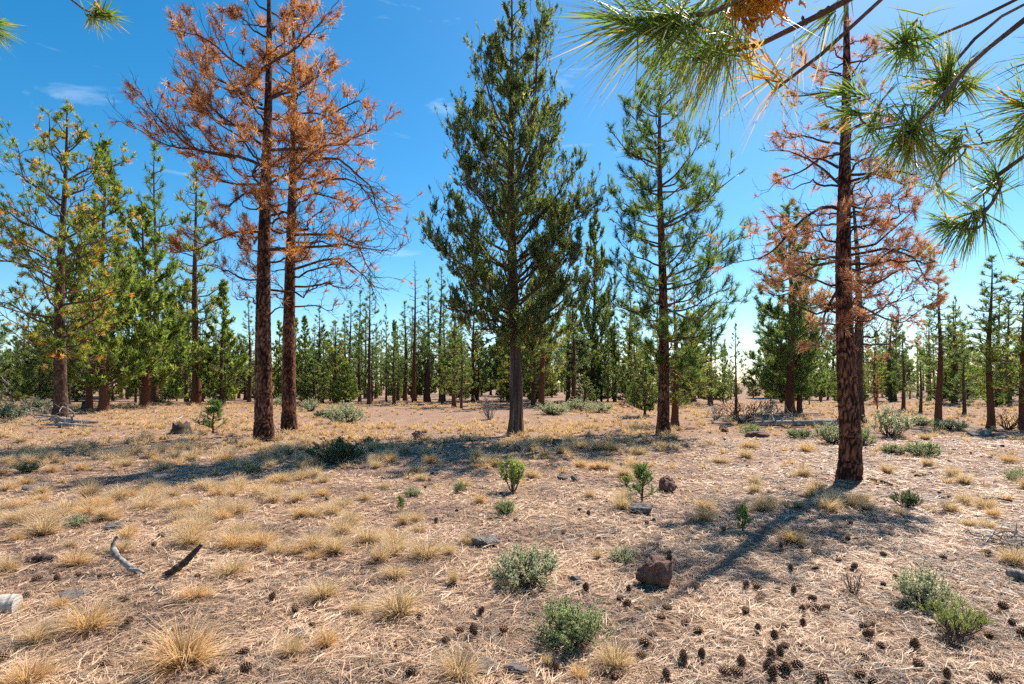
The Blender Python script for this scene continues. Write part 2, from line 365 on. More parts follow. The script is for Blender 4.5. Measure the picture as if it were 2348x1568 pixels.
def build_tree(rng, H, r0, prof, n_limbs, style, low, lean=(0, 0), explicit=(), hero=True, rise=.35, sag=-.1, twig_n=9, twig_len=.42,
               sub_n=3, tuft=None, limb_r=.30, trunk_kind='plate', rows=220, sides=44, flare=.35, crown_skip=None, tint_fn=None, twig_r=.008, amp=.10, upturn=.35, wig=.05, spray=None, power=.9, clump=None):
    """prof: list of (height, left radius, right radius); returns MBs: trunk, limbs [..], crown"""
    trunk = MB(); crown = MB(); limbs_out = []
    hh = np.linspace(0, 1, 24)
    path = np.stack([lean[0] * hh ** 1.3 + .05 * np.sin(hh * 7 + H), lean[1] * hh ** 1.3 + .05 * np.sin(hh * 5 + 2 * H), hh * H - .12 * (hh == 0)], -1)
    path[0, :2] = 0
    rad = r0 * ((1 - hh) ** power * .96 + .03) + r0 * flare * np.exp(-hh * H / .28)
    if hero: trunk_tube(trunk, path, (hh, rad), H * 3.1 + r0 * 17, trunk_kind, rows, sides, amp)
    else:
        tubes(trunk, path, rad, 9, .5)
    def trunk_at(h):
        f = np.clip(h / H, 0, 1); return np.stack([np.interp(f, hh, path[:, k]) for k in range(3)], -1), np.interp(f, hh, rad)
    ph = np.array([p[0] for p in prof]); pl = np.array([p[1] for p in prof]); pr = np.array([p[2] for p in prof])
    N1 = 12
    # tips spread over the crown surface, then joined back to the trunk
    th = ph.min() + (ph.max() - ph.min()) * ((np.arange(n_limbs) + rng.random(n_limbs)) / n_limbs) ** 1.0
    az = np.arange(n_limbs) * 2.39996 + rng.normal(0, .35, n_limbs)
    cl = np.interp(th, ph, pl); cr_ = np.interp(th, ph, pr); mixf = (np.cos(az) + 1) / 2
    Rr = (cl * (1 - mixf) + cr_ * mixf) * rng.uniform(.62, 1.06, n_limbs)
    Rr = np.maximum(Rr, .12)
    rs = rise + .25 * (th / H - .5) + rng.normal(0, .10, n_limbs)
    sh = np.clip(th - Rr * rs, low, H * .985)
    S, tr = trunk_at(sh)
    E = np.stack([S[:, 0] + np.cos(az) * Rr, S[:, 1] + np.sin(az) * Rr, th], -1)
    C = S * .45 + E * .55; C[:, 2] += (sag - rs * .15) * Rr
    P1 = wiggle(bez(S, C, E, N1), wig * Rr, rng)
    if len(explicit):
        PE = wiggle(np.stack([resample(e, N1) for e in explicit]), np.array([.025 * np.linalg.norm(np.diff(np.asarray(e), axis=0), axis=1).sum() for e in explicit]), rng)
        P1 = np.concatenate([PE, P1])
    M1 = len(P1); L1 = np.linalg.norm(np.diff(P1, axis=1), axis=2).sum(1)
    rr0 = np.minimum(limb_r * .06 * L1 ** .8 + .006, trunk_at(P1[:, 0, 2])[1] * .55)
    tt = np.linspace(0, 1, N1)[None]
    R1 = rr0[:, None] * (1 - tt) ** .8 + twig_r * .7
    # twigs
    per = np.maximum(2, (twig_n * L1 ** .75).astype(int))
    i2, t2, S2, D2 = side_shoots(P1, per, .18, 1.0, .85, rng, lift=.15)
    L2 = L1[i2] * twig_len * (1.05 - .62 * t2) * rng.uniform(.55, 1.2, len(i2)); L2 = np.clip(L2, .10, 1.5)
    P2 = shoots(S2, D2, L2, 7, rng.normal(upturn, .22, len(i2)), rng, .09)
    R2 = np.linspace(1, .45, 7)[None] * (twig_r * (.8 + .9 * np.minimum(L2, 1.2)))[:, None]
    per3 = np.maximum(1, (sub_n * (.35 + L2)).astype(int))
    i3, t3, S3, D3 = side_shoots(P2, per3, .25, 1.0, .75, rng, lift=.2, flat=.9)
    L3 = np.clip(L2[i3] * .45 * rng.uniform(.6, 1.2, len(i3)), .06, .6)
    P3 = shoots(S3, D3, L3, 5, rng.normal(upturn, .25, len(i3)), rng, .08)
    R3 = np.linspace(1, .5, 5)[None] * np.full((len(i3), 1), twig_r * .75)
    own3 = i2[i3]
    one = MB()
    for i in range(M1):
        mb = MB() if hero else one
        tn = rng.uniform(.25, .75)
        tubes(mb, P1[i], R1[i], 6 if hero else 4, tn)
        if hero or True:
            a = i2 == i; tubes(mb, P2[a], R2[a], 3, tn)
            b = own3 == i; tubes(mb, P3[b][:, ::2], R3[b][:, ::2], 3, tn)
        if hero: limbs_out.append(mb)
    if not hero: limbs_out.append(one)
    # leaves
    ends = [(P1[:, -1], P1[:, -1] - P1[:, -3], np.arange(M1), np.ones(M1)), (P2[:, -1], P2[:, -1] - P2[:, -3], i2, t2), (P3[:, -1], P3[:, -1] - P3[:, -3], own3, np.maximum(t2[i3], .4))]
    if tuft:
        for q in tuft.get('along2', ()):
            k = min(5, int(q * 6)); ends.append((P2[:, k], P2[:, k + 1] - P2[:, k], i2, t2 * .9))
        for q in tuft.get('along3', ()):
            k = min(3, int(q * 4)); ends.append((P3[:, k], P3[:, k + 1] - P3[:, k], own3, np.maximum(t2[i3], .4)))
        Cc = np.concatenate([e[0] for e in ends]); Aa = nrm(np.concatenate([e[1] for e in ends])); oo = np.concatenate([e[2] for e in ends]); ot = np.concatenate([e[3] for e in ends])
        # leader tuft at the very top
        keep = rng.random(len(Cc)) < tuft.get('keep', 1.0)
        if crown_skip is not None: keep &= crown_skip(Cc, oo, ot, rng, M1, len(explicit))
        if clump:
            q = Cc * clump[0]; x_, y_, z_ = q[:, 0], q[:, 1], q[:, 2]
            keep &= (np.sin(x_ + .7 * z_ + H) + np.sin(1.1 * y_ - .9 * z_ + 1) + np.sin(.9 * x_ - 1.2 * y_ + 1.3 * z_ + 2) + rng.normal(0, .25, len(Cc))) > clump[1]
        Cc, Aa, ot = Cc[keep], Aa[keep], ot[keep]
        Aa = nrm(Aa + np.array([0, 0, tuft.get('up', .15)]))
        tb = tint_fn(Cc, ot, rng) if tint_fn else np.clip(rng.normal(.45, .14, len(Cc)), 0, 1)
        tufts(crown, Cc, Aa, tuft['n'], tuft['L'], tuft['w'], tuft['spread'], rng, tb, tuft.get('tvar', .12), tuft.get('droop', .1), tuft.get('back', .6), 1, tuft.get('diamond', False))
        top, _ = trunk_at(np.array([H * .995, H * .97, H * .94]))
        tufts(crown, top, np.tile([0, 0, 1.], (3, 1)), tuft['n'], tuft['L'], tuft['w'], tuft['spread'], rng, .5, .1, 0, 1.0, 1, tuft.get('diamond', False))
    return trunk, limbs_out, crown

def link_tree(name, loc, parts, mats, label, cat='tree', group=None, rz=0):
    root = empty(name, loc, rz)
    trunk, limbs, crown = parts
    trunk.obj('trunk', mats[0], root, True)
    for mb in limbs: mb.obj('branch', mats[1], root, True)
    if crown.n: crown.obj('crown', mats[2], root)
    tag(root, label, cat, group)
    return root

def prof_px(base, D, rows):
    """picture outline rows (y, left px, right px) -> metres around the trunk"""
    return [((HZ - y) / F * D + EYE, l_ / F * D, r_ / F * D) for y, l_, r_ in sorted(rows, key=lambda q: -q[0])]

def limb_px(base, D, pts, depth):
    """limb drawn at its own depth: starts on the trunk, reaches `depth` metres nearer or farther at its tip"""
    n = len(pts); out = []
    for k, (x, y) in enumerate(pts):
        d = depth * (k / (n - 1)); Dk = D + d
        out.append(pw(x, y, Dk) - np.array([base[0], base[1], base[2]]))
    return np.array(out)

RNG = np.random.default_rng
PINE_T = dict(n=15, L=.22, w=.0075, spread=.62, along2=(.75,), along3=(.45,), up=.2, back=.7, droop=.06)

# ---- dead orange pine (left of the pair)
def dead_tint(C, t, rng): return np.clip(rng.normal(.52, .20, len(C)), 0, 1)
bA = gp(605, 1010); DA = bA[1]
expA = [([(600, 380), (560, 360), (492, 354), (400, 336), (350, 310), (300, 285)], -1.2), ([(600, 332), (500, 260), (440, 205), (404, 172)], -.8), ([(540, 362), (450, 345), (380, 290), (345, 250), (325, 215)], -1.8),
        ([(600, 180), (532, 140), (472, 88), (392, 60)], -1.0), ([(600, 240), (520, 190), (460, 165), (436, 120)], 1.0), ([(600, 424), (540, 420), (480, 412), (440, 395)], .8), ([(600, 440), (560, 444), (520, 476), (492, 520)], -.7),
        ([(600, 532), (536, 532), (496, 548), (452, 580), (395, 574)], -1.3), ([(600, 300), (540, 290), (470, 262), (415, 250)], 1.6),
        ([(612, 424), (680, 388), (708, 352), (760, 330)], -1.2), ([(612, 344), (720, 340), (780, 328), (852, 298)], -1.0), ([(612, 572), (720, 564), (800, 564), (860, 580), (893, 572)], -.9),
        ([(612, 150), (680, 110), (730, 60), (758, 22)], -.8), ([(612, 230), (690, 200), (770, 150)], 1.2)]
def skipA(C, oo, ot, rng, M1, ne):
    h = C[:, 2]; p = np.clip((h - 3.2) / 5.0, .10, .9)
    right = C[:, 0] > .2
    p = np.where(right & (h < 6.3), p * .35, p); p = np.where((h > 5.0) & (h < 6.0) & (np.abs(C[:, 0]) < 1.1), .85, p)
    p = np.where((oo == 0) | (oo == 2) | (oo == 7), .85, p)
    return rng.random(len(C)) < p
A = build_tree(RNG(11), 15.2, .25, prof_px(bA, DA, [(690, 110, 120), (600, 120, 200), (500, 130, 190), (400, 130, 180), (300, 150, 160), (200, 140, 130), (100, 130, 120), (0, 110, 110), (-200, 40, 40)]),
               46, 'pine', 3.2, (.0, .3), [limb_px(bA, DA, p, d) for p, d in expA], rise=.30, sag=-.16, twig_n=7.5, sub_n=3.6, clump=(5.0, -.30), tuft=dict(n=21, L=.22, w=.0085, spread=.62, up=.05, back=.8, keep=.9, along3=(.5,)),
               crown_skip=skipA, tint_fn=dead_tint, rows=460, sides=52, twig_r=.0075, wig=.11, limb_r=.22, flare=.2)
link_tree('dead_pine', bA, A, (M['pine_bark'], M['dead_twig'], M['needles_dead']), 'tall dead orange-needled pine, thicker front trunk of the pair, furrowed red bark', group=None)

# ---- second dead pine behind it
bB = gp(663, 990); DB = bB[1]
expB = [([(663, 540), (760, 538), (820, 556), (868, 640)], -1.0), ([(663, 620), (740, 596), (800, 600), (850, 640), (868, 690)], .6), ([(663, 372), (780, 364), (840, 416), (876, 500), (880, 530)], -.4),
        ([(663, 440), (760, 410), (830, 425), (872, 480)], -1.2), ([(663, 300), (760, 260), (830, 230), (848, 260)], .5)]
def skipB(C, oo, ot, rng, M1, ne):
    h = C[:, 2]; p = np.clip((h - 4.0) / 5.5, .10, .92); p = np.where(oo < ne, p * .45, p)
    return rng.random(len(C)) < p
B_ = build_tree(RNG(12), 15.8, .23, prof_px(bB, DB, [(700, 90, 120), (600, 100, 185), (500, 80, 180), (400, 70, 185), (300, 80, 165), (200, 80, 125), (100, 70, 90), (0, 60, 85), (-150, 20, 25)]),
                44, 'pine', 3.6, (.1, .2), [limb_px(bB, DB, p, d) for p, d in expB], rise=.22, sag=-.05, twig_n=7.5, sub_n=3.6, clump=(5.0, -.50), tuft=dict(n=20, L=.22, w=.0095, spread=.62, up=.0, back=.8, keep=.9),
                crown_skip=skipB, tint_fn=dead_tint, rows=400, sides=48, twig_r=.008, wig=.11, upturn=-.05, flare=.2, limb_r=.2)
link_tree('dead_pine', bB, B_, (M['pine_bark'], M['dead_twig'], M['needles_dead']), 'slimmer dead orange pine just behind the thicker dead trunk, drooping bare twigs')

# ---- big juniper in the middle
bC = gp(1180, 998); DC = bC[1]
def jun_tint(C, t, rng): return np.clip(rng.normal(.45, .21, len(C)), 0, 1)
expC = [([(1180, 420), (1215, 330), (1232, 200), (1240, 50)], -.3), ([(1175, 330), (1140, 270), (1112, 190), (1104, 112)], -.5), ([(1170, 560), (1105, 460), (1060, 370), (1043, 290)], -.8), ([(1170, 690), (1080, 620), (1010, 570), (974, 500)], -.6),
        ([(1185, 560), (1260, 470), (1310, 400), (1330, 368)], -.6), ([(1185, 640), (1270, 560), (1325, 480), (1352, 420)], .4), ([(1190, 700), (1250, 640), (1300, 580), (1340, 560)], -1.4), ([(1170, 720), (1120, 700), (1070, 720), (1020, 700)], -1.0),
        ([(1190, 460), (1235, 380), (1265, 300), (1284, 232)], -.4), ([(1170, 450), (1120, 380), (1085, 300), (1080, 240)], .5), ([(1190, 590), (1270, 520), (1330, 500), (1358, 470)], -1.2)]
C_ = build_tree(RNG(13), 13.75, .20, prof_px(bC, DC, [(830, 50, 70), (780, 110, 120), (720, 160, 160), (650, 185, 170), (580, 200, 175), (500, 180, 172), (420, 160, 165), (340, 130, 145), (260, 105, 115), (180, 85, 95), (100, 60, 75), (40, 38, 40), (-10, 18, 18)]),
                92, 'juniper', 3.3, (-.15, 0), [limb_px(bC, DC, p, d) for p, d in expC], rise=.95, sag=-.12, twig_n=9, twig_len=.36, sub_n=4,
                tuft=dict(n=17, L=.125, w=.0125, spread=.42, up=.8, back=1.6, along2=(.85,), along3=(.6,), diamond=True, droop=0, keep=.80), clump=(7.5, -.85), tint_fn=jun_tint, trunk_kind='strip', rows=260, sides=44, flare=.32, amp=.16, twig_r=.007, wig=.06, limb_r=.24)
link_tree('juniper_tree', bC, C_, (M['juniper_bark'], M['live_twig'], M['juniper_dark']), 'tall dark green juniper with shaggy grey trunk and pointed spires, alone mid-clearing')

# ---- green pine right of the juniper
bD = gp(1520, 997); DD = bD[1]
def pine_tint(C, t, rng): return np.clip(rng.normal(.38, .13, len(C)) + .18 * (t < .45) * rng.random(len(C)), 0, 1)
expD = [([(1515, 520), (1590, 480), (1650, 430), (1704, 395)], -.8), ([(1515, 640), (1600, 610), (1650, 580), (1690, 545)], -.4), ([(1512, 380), (1440, 350), (1402, 300)], -.6), ([(1515, 700), (1590, 740), (1640, 690), (1690, 690)], -.9),
        ([(1515, 780), (1570, 770), (1610, 790), (1640, 770)], -1.3), ([(1515, 810), (1560, 820), (1600, 840)], -.8), ([(1512, 560), (1450, 540), (1400, 500)], .4), ([(1512, 690), (1460, 720), (1400, 690)], -.6)]
D_ = build_tree(RNG(14), 12.3, .19, prof_px(bD, DD, [(860, 40, 110), (790, 70, 130), (720, 115, 160), (620, 125, 165), (540, 120, 160), (460, 125, 160), (400, 122, 150), (320, 112, 125), (240, 90, 105), (160, 60, 70), (100, 30, 35)]),
                76, 'pine', 2.1, (-.1, 0), [limb_px(bD, DD, p, d) for p, d in expD], rise=.45, sag=-.14, twig_n=6, sub_n=2.8, tuft=dict(n=26, L=.22, w=.0075, spread=.55, up=.25, back=.9, along2=(.7,)), clump=(6.0, -.95), tint_fn=pine_tint, rows=380, sides=44, limb_r=.22, flare=.3, twig_r=.0075)
link_tree('green_pine', bD, D_, (M['pine_bark'], M['live_twig'], M['pine_green']), 'slender green pine with dark straight trunk, beside the big juniper')

# ---- dead pine in the right foreground
bE = gp(1937, 1095); DE = bE[1]
expE = [([(1925, 480), (1890, 470), (1850, 500), (1800, 540), (1760, 590), (1690, 605)], -.6), ([(1925, 595), (1870, 610), (1820, 640), (1760, 640)], -.9), ([(1945, 570), (2010, 560), (2080, 500), (2120, 440)], -.4), ([(1945, 585), (2030, 570), (2090, 590), (2140, 650)], -.6),
        ([(1945, 640), (2000, 650), (2060, 620), (2130, 630)], .5), ([(1945, 690), (2010, 720), (2070, 745), (2120, 700)], -.8), ([(1922, 420), (1890, 390), (1840, 355), (1772, 345)], -.3), ([(1922, 385), (1880, 360), (1830, 400), (1770, 415), (1760, 440)], .4),
        ([(1925, 330), (1870, 320), (1800, 310)], -.5), ([(1930, 400), (2000, 400), (2080, 420), (2150, 400)], .3), ([(1945, 500), (2020, 470), (2080, 430)], .8), ([(1928, 170), (1880, 160), (1830, 140)], .2), ([(1928, 215), (1870, 215), (1790, 220)], -.3),
        ([(1930, 200), (1960, 160), (1990, 110)], .3), ([(1925, 700), (1870, 720), (1800, 690), (1740, 660)], .6), ([(1925, 655), (1890, 720), (1880, 770), (1850, 800)], -.7)]
def skipE(C, oo, ot, rng, M1, ne):
    h = C[:, 2]; p = np.where(h < 4.2, .9, .42)
    return rng.random(len(C)) < p
E_ = build_tree(RNG(15), 8.7, .165, prof_px(bE, DE, [(770, 60, 70), (720, 120, 160), (650, 190, 190), (590, 200, 180), (520, 140, 190), (450, 140, 205), (380, 140, 190), (300, 110, 120), (220, 90, 90), (140, 80, 80), (60, 40, 45)]),
                50, 'pine', 2.5, (-.02, .1), [limb_px(bE, DE, p, d) for p, d in expE], rise=.20, sag=-.06, twig_n=8, sub_n=4.0, tuft=dict(n=22, L=.14, w=.005, spread=.65, up=-.05, back=.8, keep=.9, along3=(.5,)), clump=(7.0, -.3), crown_skip=skipE,
                tint_fn=lambda C, t, rng: np.clip(rng.normal(.58, .16, len(C)), 0, 1), rows=460, sides=52, twig_r=.0042, wig=.12, limb_r=.18, flare=.22, power=.75, upturn=.2)
link_tree('dead_pine', bE, E_, (M['pine_bark'], M['dead_twig'], M['needles_faded']), 'dead pine with faded salmon-brown needles standing alone, casting a long shadow on the litter')

# ---- second dead stem behind it
bE2 = gp(1968, 969); DE2 = bE2[1]
E2_ = build_tree(RNG(16), 10.2, .20, prof_px(bE2, DE2, [(840, 20, 60), (760, 60, 130), (680, 70, 140), (600, 60, 130), (520, 40, 90), (440, 20, 40), (400, 10, 15)]), 34, 'pine', 2.4, (-.35, 0), [], rise=.15, sag=-.1, twig_n=6, sub_n=3,
                 tuft=dict(n=12, L=.18, w=.009, spread=.8, keep=.5, up=0, back=.6), tint_fn=dead_tint, rows=140, sides=24, twig_r=.008, wig=.10, flare=.2)
link_tree('dead_pine', bE2, E2_, (M['dark_bark'], M['dead_twig'], M['needles_faded']), 'thin leaning dead pine trunk behind the lone salmon-brown pine')

# ---- pine with sparse top at the left edge of the clearing
bF = gp(132, 961); DF = bF[1]
expF = [([(140, 560), (60, 500), (20, 470), (0, 440)], -.6), ([(138, 470), (90, 430), (50, 410), (38, 335)], .3), ([(140, 420), (200, 390), (240, 380), (292, 372)], .6), ([(140, 360), (180, 330), (200, 290)], -.3), ([(138, 350), (115, 320), (108, 255)], .2),
        ([(138, 650), (70, 610), (10, 600), (-60, 590)], .8), ([(138, 730), (60, 720), (0, 690), (-70, 700)], -.6), ([(138, 600), (200, 560), (260, 540)], -1.2), ([(138, 700), (210, 690), (270, 660)], -1.5)]
F_ = build_tree(RNG(17), 14.3, .27, prof_px(bF, DF, [(850, 60, 90), (780, 120, 130), (700, 150, 150), (600, 150, 160), (500, 140, 150), (420, 110, 130), (350, 75, 85), (290, 40, 50), (235, 15, 15)]),
                54, 'pine', 3.2, (.25, 0), [limb_px(bF, DF, p, d) for p, d in expF], rise=.55, sag=-.16, twig_n=5, sub_n=2.4, clump=(4.5, -.80), tuft=dict(n=34, L=.22, w=.014, spread=.75, up=.3, back=.7),
                tint_fn=lambda C, t, rng: np.clip(rng.normal(.48, .15, len(C)) + .35 * (rng.random(len(C)) < .16), 0, 1), rows=300, sides=36, limb_r=.24, flare=.25, twig_r=.011)
link_tree('green_pine', bF, F_, (M['dark_bark'], M['live_twig'], M['pine_yellow']), 'tall sparse-topped pine with dark furrowed trunk above a weathered log')

# ---- dense dark pine-juniper behind the lone dead pine
bQ = gp(1812, 951); DQ = bQ[1]
Q_ = build_tree(RNG(18), 10.9, .24, prof_px(bQ, DQ, [(905, 70, 60), (860, 95, 85), (800, 100, 90), (740, 85, 85), (680, 80, 75), (620, 75, 70), (560, 55, 55), (500, 35, 35), (455, 12, 12)]),
                80, 'pine', 1.3, (0, 0), [], hero=False, rise=.25, sag=-.16, twig_n=6, sub_n=3.2, tuft=dict(n=13, L=.24, w=.015, spread=.65, up=.25, back=.8, along2=(.6,), along3=(.5,)), tint_fn=pine_tint, limb_r=.25, twig_r=.012)
link_tree('dense_pine', bQ, Q_, (M['pine_bark'], M['live_twig'], M['pine_blue']), 'dense dark green pine, foliage almost to the ground, behind the fallen log')

# ------------------------------------------------------------------ shared tree kinds for the wood behind
def variant(seed, H, r0, prof, n, style, low, tuft, tint, **kw):
    kw.setdefault('clump', (3.6, -.55))
    tr, lb, cr2 = build_tree(RNG(seed), H, r0, prof, n, style, low, hero=False, tuft=tuft, tint_fn=tint, **kw)
    return tr, lb[0], cr2
def conic(H, low, R, shape=1.0, asym=.15, seed=0):
    r = RNG(seed); hs_ = np.linspace(low, H, 9); f = (hs_ - low) / (H - low)
    w_ = R * np.clip((1 - f) ** shape * np.minimum(1, .45 + f * 3.2), .04, 2)
    return [(h, w * (1 + r.normal(0, asym)), w * (1 + r.normal(0, asym))) for h, w in zip(hs_, w_)]
FT = dict(n=15, L=.27, w=.016, spread=.6, up=.28, back=.9, keep=.85)
JT = dict(n=13, L=.18, w=.025, spread=.45, up=.6, back=1.4, along2=(.75,), along3=(.5,), diamond=True, droop=0, keep=.8)
KIND = {}
def add_kind(key, mbs, mats):
    KIND[key] = (mbs[0].mesh('trunk', mats[0], True), mbs[1].mesh('branches', mats[1], True), mbs[2].mesh('crown', mats[2]) if mbs[2].n else None)
p_args = dict(twig_n=5, sub_n=2.6, limb_r=.22, twig_r=.012, sag=-.15)
add_kind('pine_a', variant(31, 11, .19, conic(11, 2.4, 2.0, .8, seed=1), 56, 'pine', 2.2, FT, pine_tint, rise=.42, **p_args), (M['dark_bark'], M['live_twig'], M['pine_blue']))
add_kind('pine_b', variant(32, 11, .17, conic(11, 1.2, 1.7, .9, seed=2), 60, 'pine', 1.0, FT, pine_tint, rise=.35, **p_args), (M['dark_bark'], M['live_twig'], M['pine_green']))
add_kind('pine_c', variant(33, 11, .18, conic(11, 4.0, 1.9, .7, seed=3), 46, 'pine', 3.6, FT, pine_tint, rise=.45, **p_args), (M['pine_bark'], M['live_twig'], M['pine_blue']))
add_kind('pine_d', variant(34, 11, .22, conic(11, 1.8, 2.6, .75, seed=4), 64, 'pine', 1.6, FT, lambda C, t, rng: np.clip(rng.normal(.50, .14, len(C)) + .3 * (rng.random(len(C)) < .1), 0, 1), rise=.4, **p_args), (M['pine_bark'], M['live_twig'], M['pine_yellow']))
j_args = dict(twig_n=7, sub_n=3.4, twig_len=.38, limb_r=.22, twig_r=.010, sag=-.1, flare=.35)
add_kind('juniper_a', variant(35, 8, .15, conic(8, .9, 2.2, .75, seed=5), 66, 'jun', .8, JT, jun_tint, rise=.75, **j_args), (M['pine_bark'], M['live_twig'], M['juniper_light']))
add_kind('juniper_b', variant(36, 8, .12, conic(8, .5, 1.7, .9, seed=6), 60, 'jun', .5, JT, jun_tint, rise=.8, **j_args), (M['juniper_bark'], M['live_twig'], M['juniper_light']))
add_kind('juniper_c', variant(37, 8, .16, conic(8, 1.0, 2.6, .7, seed=7), 70, 'jun', .8, JT, jun_tint, rise=.6, **j_args), (M['juniper_bark'], M['live_twig'], M['juniper_dark']))
add_kind('bare', variant(38, 10, .15, conic(10, 1.5, 1.3, .8, seed=8), 52, 'pine', 1.2, None, None, rise=.4, twig_n=6, sub_n=3, twig_r=.009, limb_r=.2), (M['pine_bark'], M['dead_twig'], M['needles_dead']))
add_kind('brown', variant(39, 9, .14, conic(9, 1.8, 1.2, .8, seed=9), 40, 'pine', 1.5, dict(FT, keep=.6), dead_tint, rise=.25, twig_n=5, sub_n=2.6, twig_r=.011, limb_r=.2), (M['pine_bark'], M['dead_twig'], M['needles_faded']))
BASEH = dict(pine_a=11, pine_b=11, pine_c=11, pine_d=11, juniper_a=8, juniper_b=8, juniper_c=8, bare=10, brown=9)

def stand(kind, X, Y, H, rz, label, name, group=None, wide=1.0):
    s = H / BASEH[kind]
    root = empty(name, (X, Y, float(gz(X, Y)) - .02), rz, (s * wide, s * wide, s))
    for nm, me in zip(('trunk', 'branches', 'crown'), KIND[kind]):
        if me:
            pt = place(nm, me, root)
            if nm == 'branches': pt['kind'] = 'stuff'
    tag(root, label, 'tree', group)
    return root

def tree_px(kind, x, ybase, ytop, rz, label, name='pine_tree', wide=1.0, D=None):
    if D is None: X, Y, z = gp(x, ybase)
    else: Y = D; X = (x - CX) / F * D
    stand(kind, X, Y, (HZ - ytop) / F * Y + EYE, rz, label, name, None, wide)

